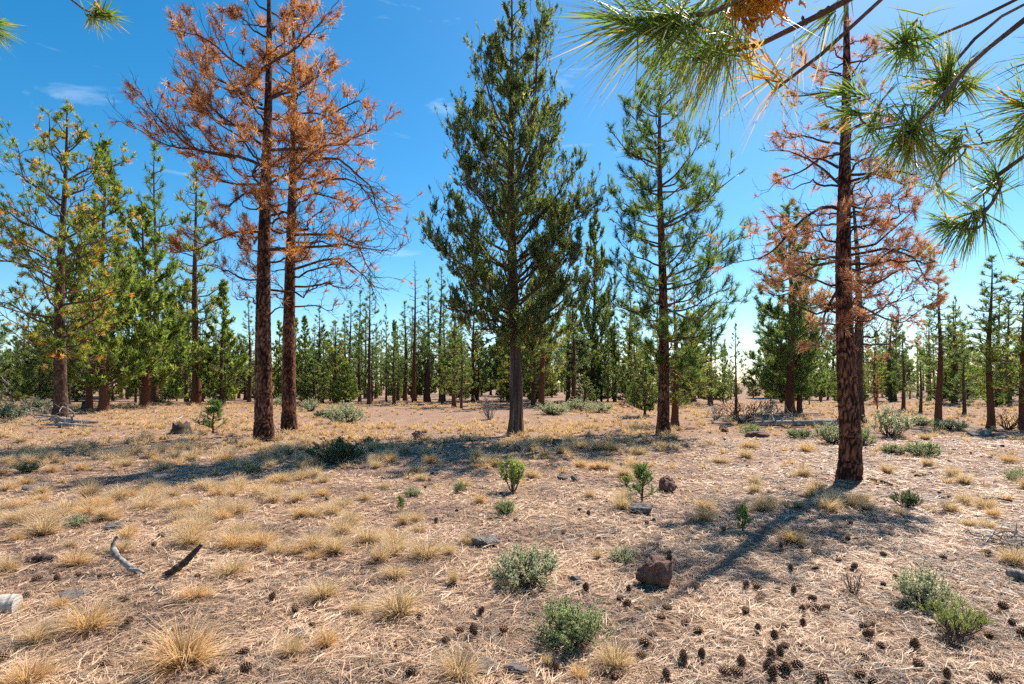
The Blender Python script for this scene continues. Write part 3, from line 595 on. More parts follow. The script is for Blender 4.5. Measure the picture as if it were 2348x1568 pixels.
mid_trees = [
    ('juniper_a', 235, 946, 322, .4, 'juniper with stout red-brown trunk, pointed top reaching past the sparse pine', 'juniper_tree', .82),
    ('pine_d', 207, 941, 520, 1.7, 'slim grey-trunked young pine touching the stout red-brown juniper', 'pine_tree', .8),
    ('juniper_a', 343, 933, 470, 2.6, 'bright green bushy juniper on a short orange trunk', 'juniper_tree', 1.05),
    ('pine_c', 350, 925, 325, .9, 'thin tall pine poking above the bright green juniper', 'pine_tree', .75),
    ('pine_d', 447, 926, 372, 3.3, 'green pine rising between the bright juniper and the dead pair', 'pine_tree', .85),
    ('juniper_b', 428, 924, 640, 4.2, 'small upright juniper on a dark thin trunk left of the dead pair', 'juniper_tree', 1.1),
    ('juniper_b', 505, 928, 640, 5.1, 'leafy light green juniper close to the thicker dead trunk', 'juniper_tree', 1.2),
    ('juniper_b', 640, 922, 735, .2, 'light green juniper glimpsed between the two dead trunks', 'juniper_tree', 1.1),
    ('juniper_a', 700, 921, 770, 1.2, 'rounded yellow-green juniper right behind the slimmer dead trunk', 'juniper_tree', 1.0),
    ('pine_a', 735, 922, 700, 2.2, 'dark blue-green pine next to the rounded yellow-green juniper', 'pine_tree', .9),
    ('juniper_b', 783, 922, 785, 3.2, 'narrow bright juniper at the back of the grey sagebrush', 'juniper_tree', 1.0),
    ('pine_b', 826, 925, 665, 4.1, 'leftmost of three close thin-trunked pines behind the dirt track', 'pine_tree', .85),
    ('pine_a', 848, 927, 640, 5.3, 'tallest of three close thin-trunked pines behind the dirt track', 'pine_tree', .8),
    ('pine_b', 886, 921, 698, .7, 'narrow spire-topped pine beyond the dirt track', 'pine_tree', .6),
    ('pine_a', 905, 927, 760, 2.9, 'low bushy pine with dark trunk at the dirt track', 'pine_tree', 1.2),
    ('bare', 950, 922, 600, 1.9, 'bare leafless pine snag with reddish lower trunk', 'pine_snag', .9),
    ('pine_a', 1010, 925, 612, 3.6, 'tall green pine overlapping the bare snag', 'pine_tree', .85),
    ('pine_d', 1040, 934, 720, 4.8, 'dark pine with dead low twigs just left of the big juniper', 'pine_tree', 1.0),
    ('pine_a', 1058, 936, 740, .5, 'thin dark pine close against the big juniper', 'pine_tree', .8),
    ('pine_d', 1240, 932, 560, 1.1, 'pine with leaning red trunk behind the big juniper', 'pine_tree', .9),
    ('juniper_c', 1222, 929, 640, 2.4, 'dark juniper sharing its foot with the leaning red trunk', 'juniper_tree', .8),
    ('juniper_c', 1362, 920, 485, 3.9, 'slim dark juniper between the big juniper and the slender pine', 'juniper_tree', .62),
    ('pine_b', 1410, 921, 700, 2.0, 'bushy green pine behind pale sagebrush mounds', 'pine_tree', 1.1),
    ('juniper_c', 1478, 955, 800, 5.0, 'stunted grey-trunked juniper left of the slender pine', 'juniper_tree', 1.0),
    ('pine_d', 1548, 976, 640, .3, 'yellow-green young pine on a thin pale trunk behind the slender pine', 'pine_tree', 1.25),
    ('pine_b', 1630, 930, 690, 4.4, 'light green pine filling the gap right of the slender pine', 'pine_tree', 1.2),
    ('pine_a', 1686, 951, 740, 1.4, 'small dark-stemmed pine beside the brush pile', 'pine_tree', .9),
    ('juniper_c', 1834, 947, 640, 2.8, 'second dark trunk and crown merged with the dense dark pine', 'juniper_tree', .9),
    ('brown', 2011, 951, 850, .6, 'short dying pine with a brown tuft of needles', 'dying_pine', .9),
    ('pine_a', 2070, 940, 760, 1.0, 'green pine behind the round sagebrush', 'pine_tree', 1.1),
    ('pine_c', 2150, 973, 622, 5.6, 'open-branched pine with forked dark stem beyond the round sagebrush', 'pine_tree', 1.1),
    ('pine_c', 2268, 981, 588, 3.0, 'reddish-trunked pine near the flat dark rock', 'pine_tree', 1.0),
    ('pine_d', 2352, 985, 545, 4.0, 'leaning dark-stemmed pine with clumped foliage past the flat dark rock', 'pine_tree', 1.2),
    ('pine_b', 2215, 950, 780, 2.1, 'low bushy pine between the open-branched pine and the reddish trunk', 'pine_tree', 1.3),
    ('pine_b', 2110, 947, 800, .9, 'low pine at the foot of the open-branched pine', 'pine_tree', 1.3),
    ('juniper_c', 30, 918, 770, 1.5, 'dark juniper mass behind the dead brush left of the sparse pine', 'juniper_tree', 1.4),
    ('juniper_c', 95, 917, 790, 3.5, 'low dark juniper just behind the sparse pine trunk', 'juniper_tree', 1.4),
    ('juniper_c', -60, 917, 740, 4.5, 'wide dark juniper at the far left of the clearing', 'juniper_tree', 1.4),
    ('juniper_b', 290, 917, 800, 5.5, 'low juniper filling in under the orange-trunked juniper', 'juniper_tree', 1.5),
    ('pine_a', 578, 921, 690, 1.3, 'broad blue-green pine left of and behind the thicker dead trunk', 'pine_tree', 1.1),
    ('pine_d', 768, 923, 735, 2.7, 'yellowish bushy pine behind the round grey sagebrush', 'pine_tree', 1.1),
    ('pine_a', 803, 920, 690, 4.6, 'tall pine left of the three close thin-trunked pines', 'pine_tree', 1.0),
    ('pine_a', 930, 919, 690, .4, 'pine just left of the bare leafless snag', 'pine_tree', 1.1),
    ('pine_a', 982, 921, 640, 5.9, 'tall feathery pine just right of the bare leafless snag', 'pine_tree', 1.0),
    ('pine_d', 1085, 921, 670, 3.8, 'yellowish pine showing between the dark thin pine and the big juniper', 'pine_tree', 1.1),
    ('pine_a', 1300, 919, 650, 1.8, 'blue-green pine right of the leaning red trunk', 'pine_tree', 1.1),
    ('pine_d', 1445, 920, 660, 2.5, 'yellowish pine rising behind the stunted grey-trunked juniper', 'pine_tree', 1.2),
    ('pine_d', 1592, 921, 690, 5.2, 'yellowish pine behind the thin pale trunk', 'pine_tree', 1.2),
    ('pine_a', 2040, 921, 720, 3.4, 'blue-green pine behind the short dying pine', 'pine_tree', 1.1),
    ('pine_d', 2190, 925, 700, .1, 'yellowish bushy pine beyond the open-branched pine', 'pine_tree', 1.1),
    ('pine_a', 2310, 928, 690, 2.3, 'broad blue-green pine beyond the reddish-trunked pine', 'pine_tree', 1.2),
    ('juniper_c', 560, 917, 780, .8, 'low dark juniper behind the thicker dead trunk', 'juniper_tree', 1.3),
]
for k_, x_, yb, yt, rz_, lab, nm, wd in mid_trees: tree_px(k_, x_, yb, yt, rz_, lab, nm, wd * (1.25 if 720 < x_ < 1080 or x_ > 2000 else 1.08))

rng = RNG(77)
far_marks = [('the dead pale brush', *gp(30, 922)[:2]), ('the sparse-topped pine', *bF[:2]), ('the orange-trunked juniper', *gp(343, 933)[:2]), ('the dead pair', *bA[:2]), ('the round grey sagebrush', *gp(790, 968)[:2]), ('the bare snag', *gp(950, 922)[:2]), ('the big juniper', *bC[:2]),
             ('the pale sagebrush mounds', *gp(1340, 944)[:2]), ('the slender green pine', *bD[:2]), ('the brush pile', *gp(1690, 960)[:2]), ('the dense dark pine', *bQ[:2]), ('the lone dead pine', *bE[:2]), ('the open-branched pine', *gp(2150, 973)[:2]), ('the reddish-trunked pine', *gp(2268, 981)[:2])]
taken = []
n_far = 0
for row, (D0, D1, cnt) in enumerate([(40, 50, 34), (48, 60, 60), (60, 78, 66), (78, 105, 64), (105, 150, 60)]):
    for i in range(cnt):
        Y = rng.uniform(D0, D1); X = (-1.02 + 2.04 * (i + rng.random()) / cnt) * Y
        xp = CX + X / Y * F
        H = rng.uniform(6.0, 12.5) * (rng.uniform(.5, .9) if row == 0 else 1)
        ymax = np.interp(xp, [0, 500, 560, 900, 1150, 1400, 1640, 1690, 1750, 1800, 2100, 2347], [680, 660, 730, 680, 630, 650, 760, 832, 785, 700, 690, 680]) + rng.uniform(-20, 120)
        H = min(H, (HZ - ymax) / F * Y + EYE)
        if H < 3: continue
        kd = ['pine_a', 'pine_b', 'juniper_c', 'pine_c', 'juniper_b', 'pine_d', 'pine_b', 'pine_a'][int(rng.integers(8))]
        jun = kd.startswith('jun')
        if row == 0 and 780 < xp < 1010: continue
        lm = min(far_marks, key=lambda q: abs(q[1] / q[2] - X / Y))[0]
        stand(kd, X, Y, H, rng.uniform(0, 6.28), ('far juniper' if jun else 'far pine') + ' of the tree line standing behind ' + lm,
              'juniper_tree' if jun else 'pine_tree', ('far junipers behind ' if jun else 'far pines behind ') + lm, rng.uniform(.8, 1.3))
        n_far += 1

rng = RNG(78)
for i in range(150):
    Y = rng.uniform(38, 75); X = rng.uniform(-1.0, 1.0) * Y; xp = CX + X / Y * F
    if 800 < xp < 1020 and Y < 50: continue
    lm = min(far_marks, key=lambda q: abs(q[1] / q[2] - X / Y))[0]
    stand(['juniper_b', 'juniper_c', 'juniper_a', 'pine_b'][i % 4], X, Y, rng.uniform(1.6, 3.4), rng.uniform(0, 6.28), 'knee-high to head-high evergreen sapling in the understory behind ' + lm, 'evergreen_sapling', 'understory saplings behind ' + lm, rng.uniform(1.3, 2.2))

# ------------------------------------------------------------------ overhanging pines beside the camera
def hook(root_pt, pts):
    return np.array([root_pt] + [pw(*p) for p in pts])

def near_pine(name, base, H, r0, boughs, label, seed, spare):
    rg = RNG(seed); root = empty(name, base)
    b0 = np.array(base)
    tr = MB(); hh = np.linspace(0, 1, 24)
    path = np.stack([.06 * np.sin(hh * 5), .06 * np.sin(hh * 4 + 1), hh * H - .1 * (hh == 0)], -1)
    trunk_tube(tr, path, (hh, r0 * ((1 - hh) ** .9 + .03) + r0 * .25 * np.exp(-hh * H / .3)), seed * 1.7, 'plate', 140, 32, .10)
    tr.obj('trunk', M['pine_bark'], root, True)
    for bg in boughs:
        wood = MB(); leaf = MB()
        for (pts, ra, rb) in bg['wood']:
            P = resample(pts, 22) - b0; P = wiggle(P[None], np.array([.012]), rg)[0]
            rr = np.linspace(ra, rb, 22) * (1 + .14 * rg.normal(size=22))
            tubes(wood, P, rr, 8, np.repeat(rg.uniform(.3, .75, 22), 8))
        for (x, y, D, n, L, ax, spread, droop, tn) in bg['tufts']:
            c = pw(x, y, D) - b0; a = nrm(np.array(ax, float))
            # fascicles of three needles
            k = int(n / 3 * (.42 if n > 100 else .9)); Aa = np.tile(a, (k, 1)); Dv = nrm(Aa + rg.normal(size=(k, 3)) * spread)
            Cb = c - Aa * (rg.random(k) ** 1.3 * .75 * L)[:, None] + rg.normal(size=(k, 3)) * .006
            tb = np.clip(rg.normal(tn, .14, k) + .45 * (rg.random(k) < .05), 0, 1)
            for q in range(3):
                blades(leaf, Cb, nrm(Dv + rg.normal(size=(k, 3)) * .10), L * rg.uniform(.6, 1.12, k), .00175 * (D / 1.5) ** .8, np.clip(tb + rg.normal(size=k) * .06, 0, 1), rg, droop, 2)
        bo = wood.obj('bough', M['near_twig'], root, True)
        if leaf.n: leaf.obj('needles', M['near_needles'], bo)
        if 'lichen' in bg:
            ml = MB()
            for (x, y, D) in bg['lichen']:
                c = pw(x, y, D) - b0; K = 26
                S_ = np.tile(c, (K, 1)) + rg.normal(size=(K, 3)) * .012; Dd = nrm(rg.normal(size=(K, 3)) + np.array([0, 0, -.6])); L_ = rg.uniform(.025, .055, K)
                P = shoots(S_, Dd, L_, 5, rg.normal(0, .3, K), rg, .12); tubes(ml, P, np.linspace(1, .6, 5)[None] * np.full((K, 1), .0032), 5, rg.uniform(.2, .9, K))
                i3, t3, S3, D3 = side_shoots(P, np.full(K, 3), .3, 1, .8, rg, flat=1.0)
                P3 = shoots(S3, D3, rg.uniform(.01, .024, len(i3)), 4, rg.normal(0, .3, len(i3)), rg, .1); tubes(ml, P3, np.linspace(1, .7, 4)[None] * np.full((len(i3), 1), .0026), 4, rg.uniform(.2, 1, len(i3)))
            ml.obj('mistletoe', M['mistletoe'], bo, True)
    # the rest of the crown, above and away from the clearing
    for (az_, h_, L_) in spare:
        wood = MB(); leaf = MB()
        S = np.array([[0, 0, h_]]); E = S + np.array([[math.cos(az_) * L_, math.sin(az_) * L_, L_ * .25]]); C = (S + E) / 2 - np.array([[0, 0, .12 * L_]])
        P1 = wiggle(bez(S, C, E, 12), np.array([.08 * L_]), rg); tubes(wood, P1, (.028 * np.linspace(1, .25, 12))[None], 6, .5)
        i2, t2, S2, D2 = side_shoots(P1, [12], .3, 1, .8, rg, .2); P2 = shoots(S2, D2, rg.uniform(.3, .7, len(i2)), 7, rg.normal(.3, .2, len(i2)), rg); tubes(wood, P2, np.linspace(.009, .005, 7)[None] * np.ones((len(i2), 1)), 4, .5)
        tufts(leaf, P2[:, -1], nrm(P2[:, -1] - P2[:, -2]), 40, .19, .0022, .7, rg, .45)
        bo = wood.obj('bough', M['near_twig'], root, True); leaf.obj('needles', M['near_needles'], bo)
    tag(root, label, 'tree')
    return root

TR = (3.5, .75, float(gz(3.5, .75)))
def T(h): return np.array([TR[0], TR[1], h])
def chain(pts, n, L, spread, droop, tn, ax, step):
    """tufts strung along a bough"""
    P = np.array(pts, float); out = []
    d = np.r_[0, np.cumsum(np.hypot(*np.diff(P[:, :2], axis=0).T))]
    for s_ in np.linspace(0, d[-1], step): out.append((np.interp(s_, d, P[:, 0]), np.interp(s_, d, P[:, 1]), np.interp(s_, d, P[:, 2]), n, L, ax, spread, droop, tn))
    return out
boughs = [
    dict(wood=[(hook(T(3.35), [(2100, -330, 1.15), (1850, -75, 1.25), (1690, 5, 1.3), (1640, 30, 1.3), (1590, 55, 1.3), (1545, 66, 1.3), (1500, 60, 1.3), (1455, 55, 1.3)]), .013, .0062)],
         tufts=chain([(1600, 58, 1.3), (1540, 66, 1.3), (1450, 55, 1.3)], 21, .25, .32, .16, .52, (-.7, -.2, -.75), 12) + chain([(1590, 58, 1.3), (1450, 55, 1.3)], 21, .20, .42, .1, .42, (-.8, -.1, .5), 7) + [(1450, 55, 1.3, 90, .22, (-1, -.1, -.05), .26, .1, .42)],
         lichen=[(1712, -8, 1.32), (1745, -6, 1.33), (1716, 22, 1.32), (1785, -16, 1.33)]),
    dict(wood=[(hook(T(3.15), [(2200, -180, 1.25), (2050, -55, 1.35), (1930, 2, 1.4), (1880, 25, 1.4), (1820, 62, 1.4), (1750, 100, 1.4), (1700, 118, 1.4), (1630, 132, 1.4), (1585, 128, 1.4)]), .014, .006),
               (hook(pw(1900, 16, 1.4), [(1850, 45, 1.45), (1830, 55, 1.5)]), .004, .002)],
         tufts=chain([(1680, 122, 1.4), (1630, 130, 1.4), (1570, 125, 1.4)], 24, .255, .28, .16, .60, (-.38, -.15, -.95), 9) + chain([(1740, 104, 1.4), (1690, 120, 1.4)], 20, .18, .8, .3, .95, (-.3, 0, .3), 5)
         + [(1895, 45, 1.45, 60, .15, (-.6, 0, -.6), .45, .2, .45), (1590, 128, 1.4, 60, .2, (-.8, 0, -.2), .5, .2, .5)]),
    dict(wood=[(hook(T(2.95), [(2150, -150, 1.3), (2010, -5, 1.45), (1960, 52, 1.48), (1900, 106, 1.5), (1850, 150, 1.5), (1800, 190, 1.5), (1770, 206, 1.5)]), .0105, .0048)],
         tufts=[(1785, 200, 1.5, 15, .19, (-.4, 0, -.8), .35, .2, .93), (1830, 180, 1.5, 12, .16, (-.15, 0, -1), .25, .1, .93)]),
    dict(wood=[(hook(T(2.85), [(2480, -60, 1.65), (2347, 38, 1.8), (2280, 95, 1.8), (2200, 165, 1.8), (2150, 240, 1.8), (2105, 285, 1.8), (2082, 310, 1.8)]), .015, .0075),
               (hook(pw(2120, 272, 1.8), [(2060, 290, 1.85), (2000, 288, 1.9), (1950, 258, 1.9)]), .0045, .003)],
         tufts=[(2082, 310, 1.8, 420, .20, (-.45, -.2, -.35), .95, .15, .50), (2092, 298, 1.8, 160, .19, (-.3, -.5, .2), .9, .1, .45), (2060, 325, 1.8, 130, .17, (-.2, 0, -.9), .7, .2, .62),
                (1950, 258, 1.9, 170, .15, (-.9, 0, .1), .8, .15, .45), (1935, 210, 1.95, 150, .15, (-.9, 0, .2), .8, .1, .42), (1985, 290, 1.9, 120, .15, (-.5, 0, -.7), .8, .1, .55)]),
    dict(wood=[(hook(T(3.1), [(2480, -80, 1.8), (2347, -5, 2.0), (2230, 50, 2.0), (2150, 85, 2.0), (2100, 100, 2.0), (2060, 97, 2.0)]), .009, .0045)],
         tufts=[(2058, 97, 2.0, 330, .17, (-.6, -.2, .2), .9, .1, .45), (2075, 105, 2.0, 100, .16, (-.3, 0, -.6), .7, .15, .5)]),
    dict(wood=[(hook(T(3.0), [(2470, -40, 1.8), (2347, 18, 1.95), (2290, 42, 1.95), (2235, 90, 1.95), (2195, 140, 1.95), (2175, 165, 1.95)]), .008, .0045)],
         tufts=[(2175, 165, 1.95, 380, .20, (-.15, -.3, .55), .85, .05, .40), (2160, 180, 1.95, 200, .18, (-.8, 0, .0), .8, .15, .45), (2215, 205, 1.95, 150, .18, (.2, -.2, -.5), .8, .1, .55)]),
    dict(wood=[(hook(T(2.7), [(2520, 150, 1.55), (2420, 215, 1.65), (2355, 240, 1.7)]), .008, .005)],
         tufts=[(2352, 238, 1.7, 480, .21, (-.8, -.2, .1), .8, .12, .45), (2375, 262, 1.7, 200, .20, (-.7, 0, -.5), .7, .2, .5), (2400, 130, 1.7, 150, .2, (-.7, 0, -.2), .6, .2, .45)]),
    dict(wood=[(hook(T(2.5), [(2520, 255, 1.6), (2420, 285, 1.75), (2344, 307, 1.85), (2264, 333, 1.9), (2214, 341, 1.9), (2164, 347, 1.9)]), .0065, .003),
               (hook(pw(2214, 341, 1.9), [(2190, 375, 1.9), (2144, 416, 1.95), (2150, 432, 1.95), (2166, 444, 1.95)]), .003, .002), (hook(pw(2264, 333, 1.9), [(2240, 310, 1.9), (2255, 290, 1.9)]), .0025, .0018)],
         tufts=[(2164, 347, 1.9, 220, .18, (-.6, -.2, -.5), .7, .2, .52), (2200, 345, 1.9, 120, .17, (-.2, -.2, -.7), .7, .2, .65), (2170, 445, 1.95, 120, .11, (.5, 0, -.4), .8, .1, .62), (2320, 320, 1.85, 160, .18, (-.5, 0, -.5), .7, .2, .45)]),
    dict(wood=[(hook(T(2.35), [(2540, 250, 1.5), (2440, 300, 1.65), (2347, 350, 1.75), (2310, 392, 1.8), (2289, 408, 1.8)]), .008, .0055),
               (hook(pw(2289, 408, 1.8), [(2291, 430, 1.8), (2278, 468, 1.8), (2245, 512, 1.8), (2215, 524, 1.82), (2188, 520, 1.83)]), .0058, .0042)],
         tufts=[(2289, 407, 1.8, 230, .155, (-.3, -.4, .1), 1.1, .05, .30), (2188, 520, 1.83, 260, .155, (-.7, 0, -.45), .55, .3, .40), (2225, 524, 1.82, 130, .16, (-.3, 0, -.7), .6, .3, .40), (2170, 505, 1.85, 130, .12, (-.5, 0, .3), .6, .1, .40)]),
]
near_pine('overhanging_pine', TR, 9.0, .17, boughs, 'pine beside the viewpoint whose long-needled boughs hang across the sky', 41,
          [(.3, 4.2, 1.8), (-.8, 4.8, 1.8), (-1.8, 4.4, 1.7), (.1, 5.6, 1.6), (-1.3, 6.0, 1.5), (-2.4, 5.4, 1.4), (1.0, 6.6, 1.0), (2.6, 7.0, .9), (-.4, 7.4, .9), (-2.0, 7.8, .7), (1.6, 8.3, .5)])

TL = (-6.6, 3.6, float(gz(-6.6, 3.6)))
def T2(h): return np.array([TL[0], TL[1], h])
boughs2 = [
    dict(wood=[(hook(T2(5.2), [(-300, -60, 4.2), (0, -70, 4.5), (120, -40, 4.5), (155, -2, 4.5), (165, 14, 4.5), (200, 27, 4.5), (240, 34, 4.5)]), .022, .008)],
         tufts=[(242, 33, 4.5, 300, .21, (.8, 0, .05), .65, .1, .42), (215, 34, 4.5, 60, .17, (-.2, 0, -1), .4, .1, .85)]),
    dict(wood=[(hook(T2(5.0), [(-300, -20, 4.1), (-120, 30, 4.2), (-20, 60, 4.3)]), .018, .008)],
         tufts=[(-18, 58, 4.3, 420, .22, (.8, 0, .0), .8, .1, .38), (-30, 80, 4.3, 200, .2, (.5, 0, -.6), .7, .1, .42)]),
]
near_pine('overhanging_pine', TL, 10.0, .20, boughs2, 'pine whose two twig ends with green needle tufts poke into the open sky', 42,
          [(2.6, 4.5, 2.0), (3.6, 5.0, 1.9), (4.4, 4.7, 1.9), (3.0, 6.0, 1.7), (5.2, 6.2, 1.5), (4.0, 6.8, 1.5), (2.2, 7.4, 1.0), (.8, 8.4, .8), (3.3, 8.6, .8), (5.0, 9.2, .5)])

# ------------------------------------------------------------------ shrubs
def shrub_mesh(seed, kind):
    """unit shrub: about 1 m wide, heights set by the kind"""
    rg = RNG(seed); wood = MB(); leaf = MB()
    cfg = dict(sage=(48, .62, 1.08, 17, .032, .0046, .8), dark=(34, .62, 1.0, 12, .05, .0055, .5), open=(22, .75, .9, 10, .04, .006, .6), leafy=(12, .95, .8, 8, .060, .016, .8), rabbit=(30, .85, .95, 4, .12, .0030, .38), bare=(18, .8, .8, 0, .04, .006, .6))[kind]
    ns, hgt, spr, nl, L, w, sp = cfg
    az = rg.uniform(0, 6.28, ns); rad_ = np.sqrt(rg.random(ns)) * .5 * spr
    E = np.stack([np.cos(az) * rad_, np.sin(az) * rad_, hgt * np.sqrt(np.maximum(.08, 1 - (rad_ / .56) ** 2)) * rg.uniform(.72, 1.02, ns)], -1)
    S = np.stack([np.cos(az) * .03, np.sin(az) * .03, np.full(ns, -.02)], -1); C = S * .35 + E * .65; C[:, 2] *= .55
    P1 = wiggle(bez(S, C, E, 9), np.full(ns, .05), rg); tubes(wood, P1, np.linspace(.014, .004, 9)[None] * rg.uniform(.6, 1.2, (ns, 1)), 4, rg.uniform(.2, .8, ns))
    i2, t2, S2, D2 = side_shoots(P1, np.full(ns, 7), .35, 1, .7, rg, .35, .9)
    L2 = rg.uniform(.06, .2, len(i2)); P2 = shoots(S2, D2, L2, 5, rg.normal(.3, .2, len(i2)), rg); tubes(wood, P2, np.linspace(.005, .0025, 5)[None] * np.ones((len(i2), 1)), 3, .5)
    if nl:
        for k in (1, 2, 3, 4):
            a = nrm(P2[:, k] - P2[:, k - 1]); tufts(leaf, P2[:, k], nrm(a + np.array([0, 0, .3])), nl, L, w, sp, rg, np.clip(rg.normal(.5, .16, len(P2)), 0, 1), .14, .0, .5, 1, kind != 'rabbit')
    return wood, leaf
SH = {}
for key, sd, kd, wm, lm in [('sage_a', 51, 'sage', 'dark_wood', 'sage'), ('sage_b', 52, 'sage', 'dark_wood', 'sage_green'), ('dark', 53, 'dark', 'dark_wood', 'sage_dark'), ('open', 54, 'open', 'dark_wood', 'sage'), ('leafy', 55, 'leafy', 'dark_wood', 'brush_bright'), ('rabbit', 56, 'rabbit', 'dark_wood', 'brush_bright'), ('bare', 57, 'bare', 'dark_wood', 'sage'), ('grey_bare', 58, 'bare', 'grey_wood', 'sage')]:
    wmb, lmb = shrub_mesh(sd, kd)
    SH[key] = (wmb.mesh('stems', M[wm], True), lmb.mesh('leaves', M[lm]) if lmb.n else None)
def seedling_mesh(seed):
    rg = RNG(seed); wood = MB(); leaf = MB(); n = 30
    tubes(wood, np.stack([.03 * np.sin(np.linspace(0, 4, 12)), .02 * np.cos(np.linspace(0, 3, 12)) - .02, np.linspace(-.03, 1, 12)], -1), np.linspace(.03, .006, 12), 6, .4)
    h = rg.uniform(.15, .98, n); az = np.arange(n) * 2.4; R = .40 * (1 - h * .72) * rg.uniform(.5, 1.1, n)
    S = np.stack([np.zeros(n), np.zeros(n), h - .12 * R], -1); E = np.stack([np.cos(az) * R, np.sin(az) * R, h + R * .55], -1); C = (S + E) / 2 - np.array([0, 0, .05])
    P1 = wiggle(bez(S, C, E, 8), np.full(n, .03), rg); tubes(wood, P1, np.linspace(.011, .004, 8)[None] * np.ones((n, 1)), 4, .5)
    i2, t2, S2, D2 = side_shoots(P1, np.full(n, 9), .2, 1, .7, rg, .3, .9); P2 = shoots(S2, D2, rg.uniform(.06, .15, len(i2)), 5, rg.normal(.3, .2, len(i2)), rg)
    for k in (1, 2, 3, 4): tufts(leaf, P2[:, k], nrm(P2[:, k] - P2[:, k - 1] + np.array([0, 0, .03])), 6, .050, .0055, .5, rg, np.clip(rg.normal(.5, .2, len(P2)), 0, 1), .14, 0, .6, 1, True)
    return wood, leaf
for key, sd in (('seed_a', 61), ('seed_b', 62)):
    wmb, lmb = seedling_mesh(sd); SH[key] = (wmb.mesh('stem', M['live_twig'], True), lmb.mesh('sprays', M['seedling']))
SHH = dict(sage_a=.62, sage_b=.62, dark=.62, open=.75, leafy=.95, rabbit=.95, bare=.8, grey_bare=.8, seed_a=1.0, seed_b=1.0)
SHW = dict(seed_a=.75, seed_b=.75)
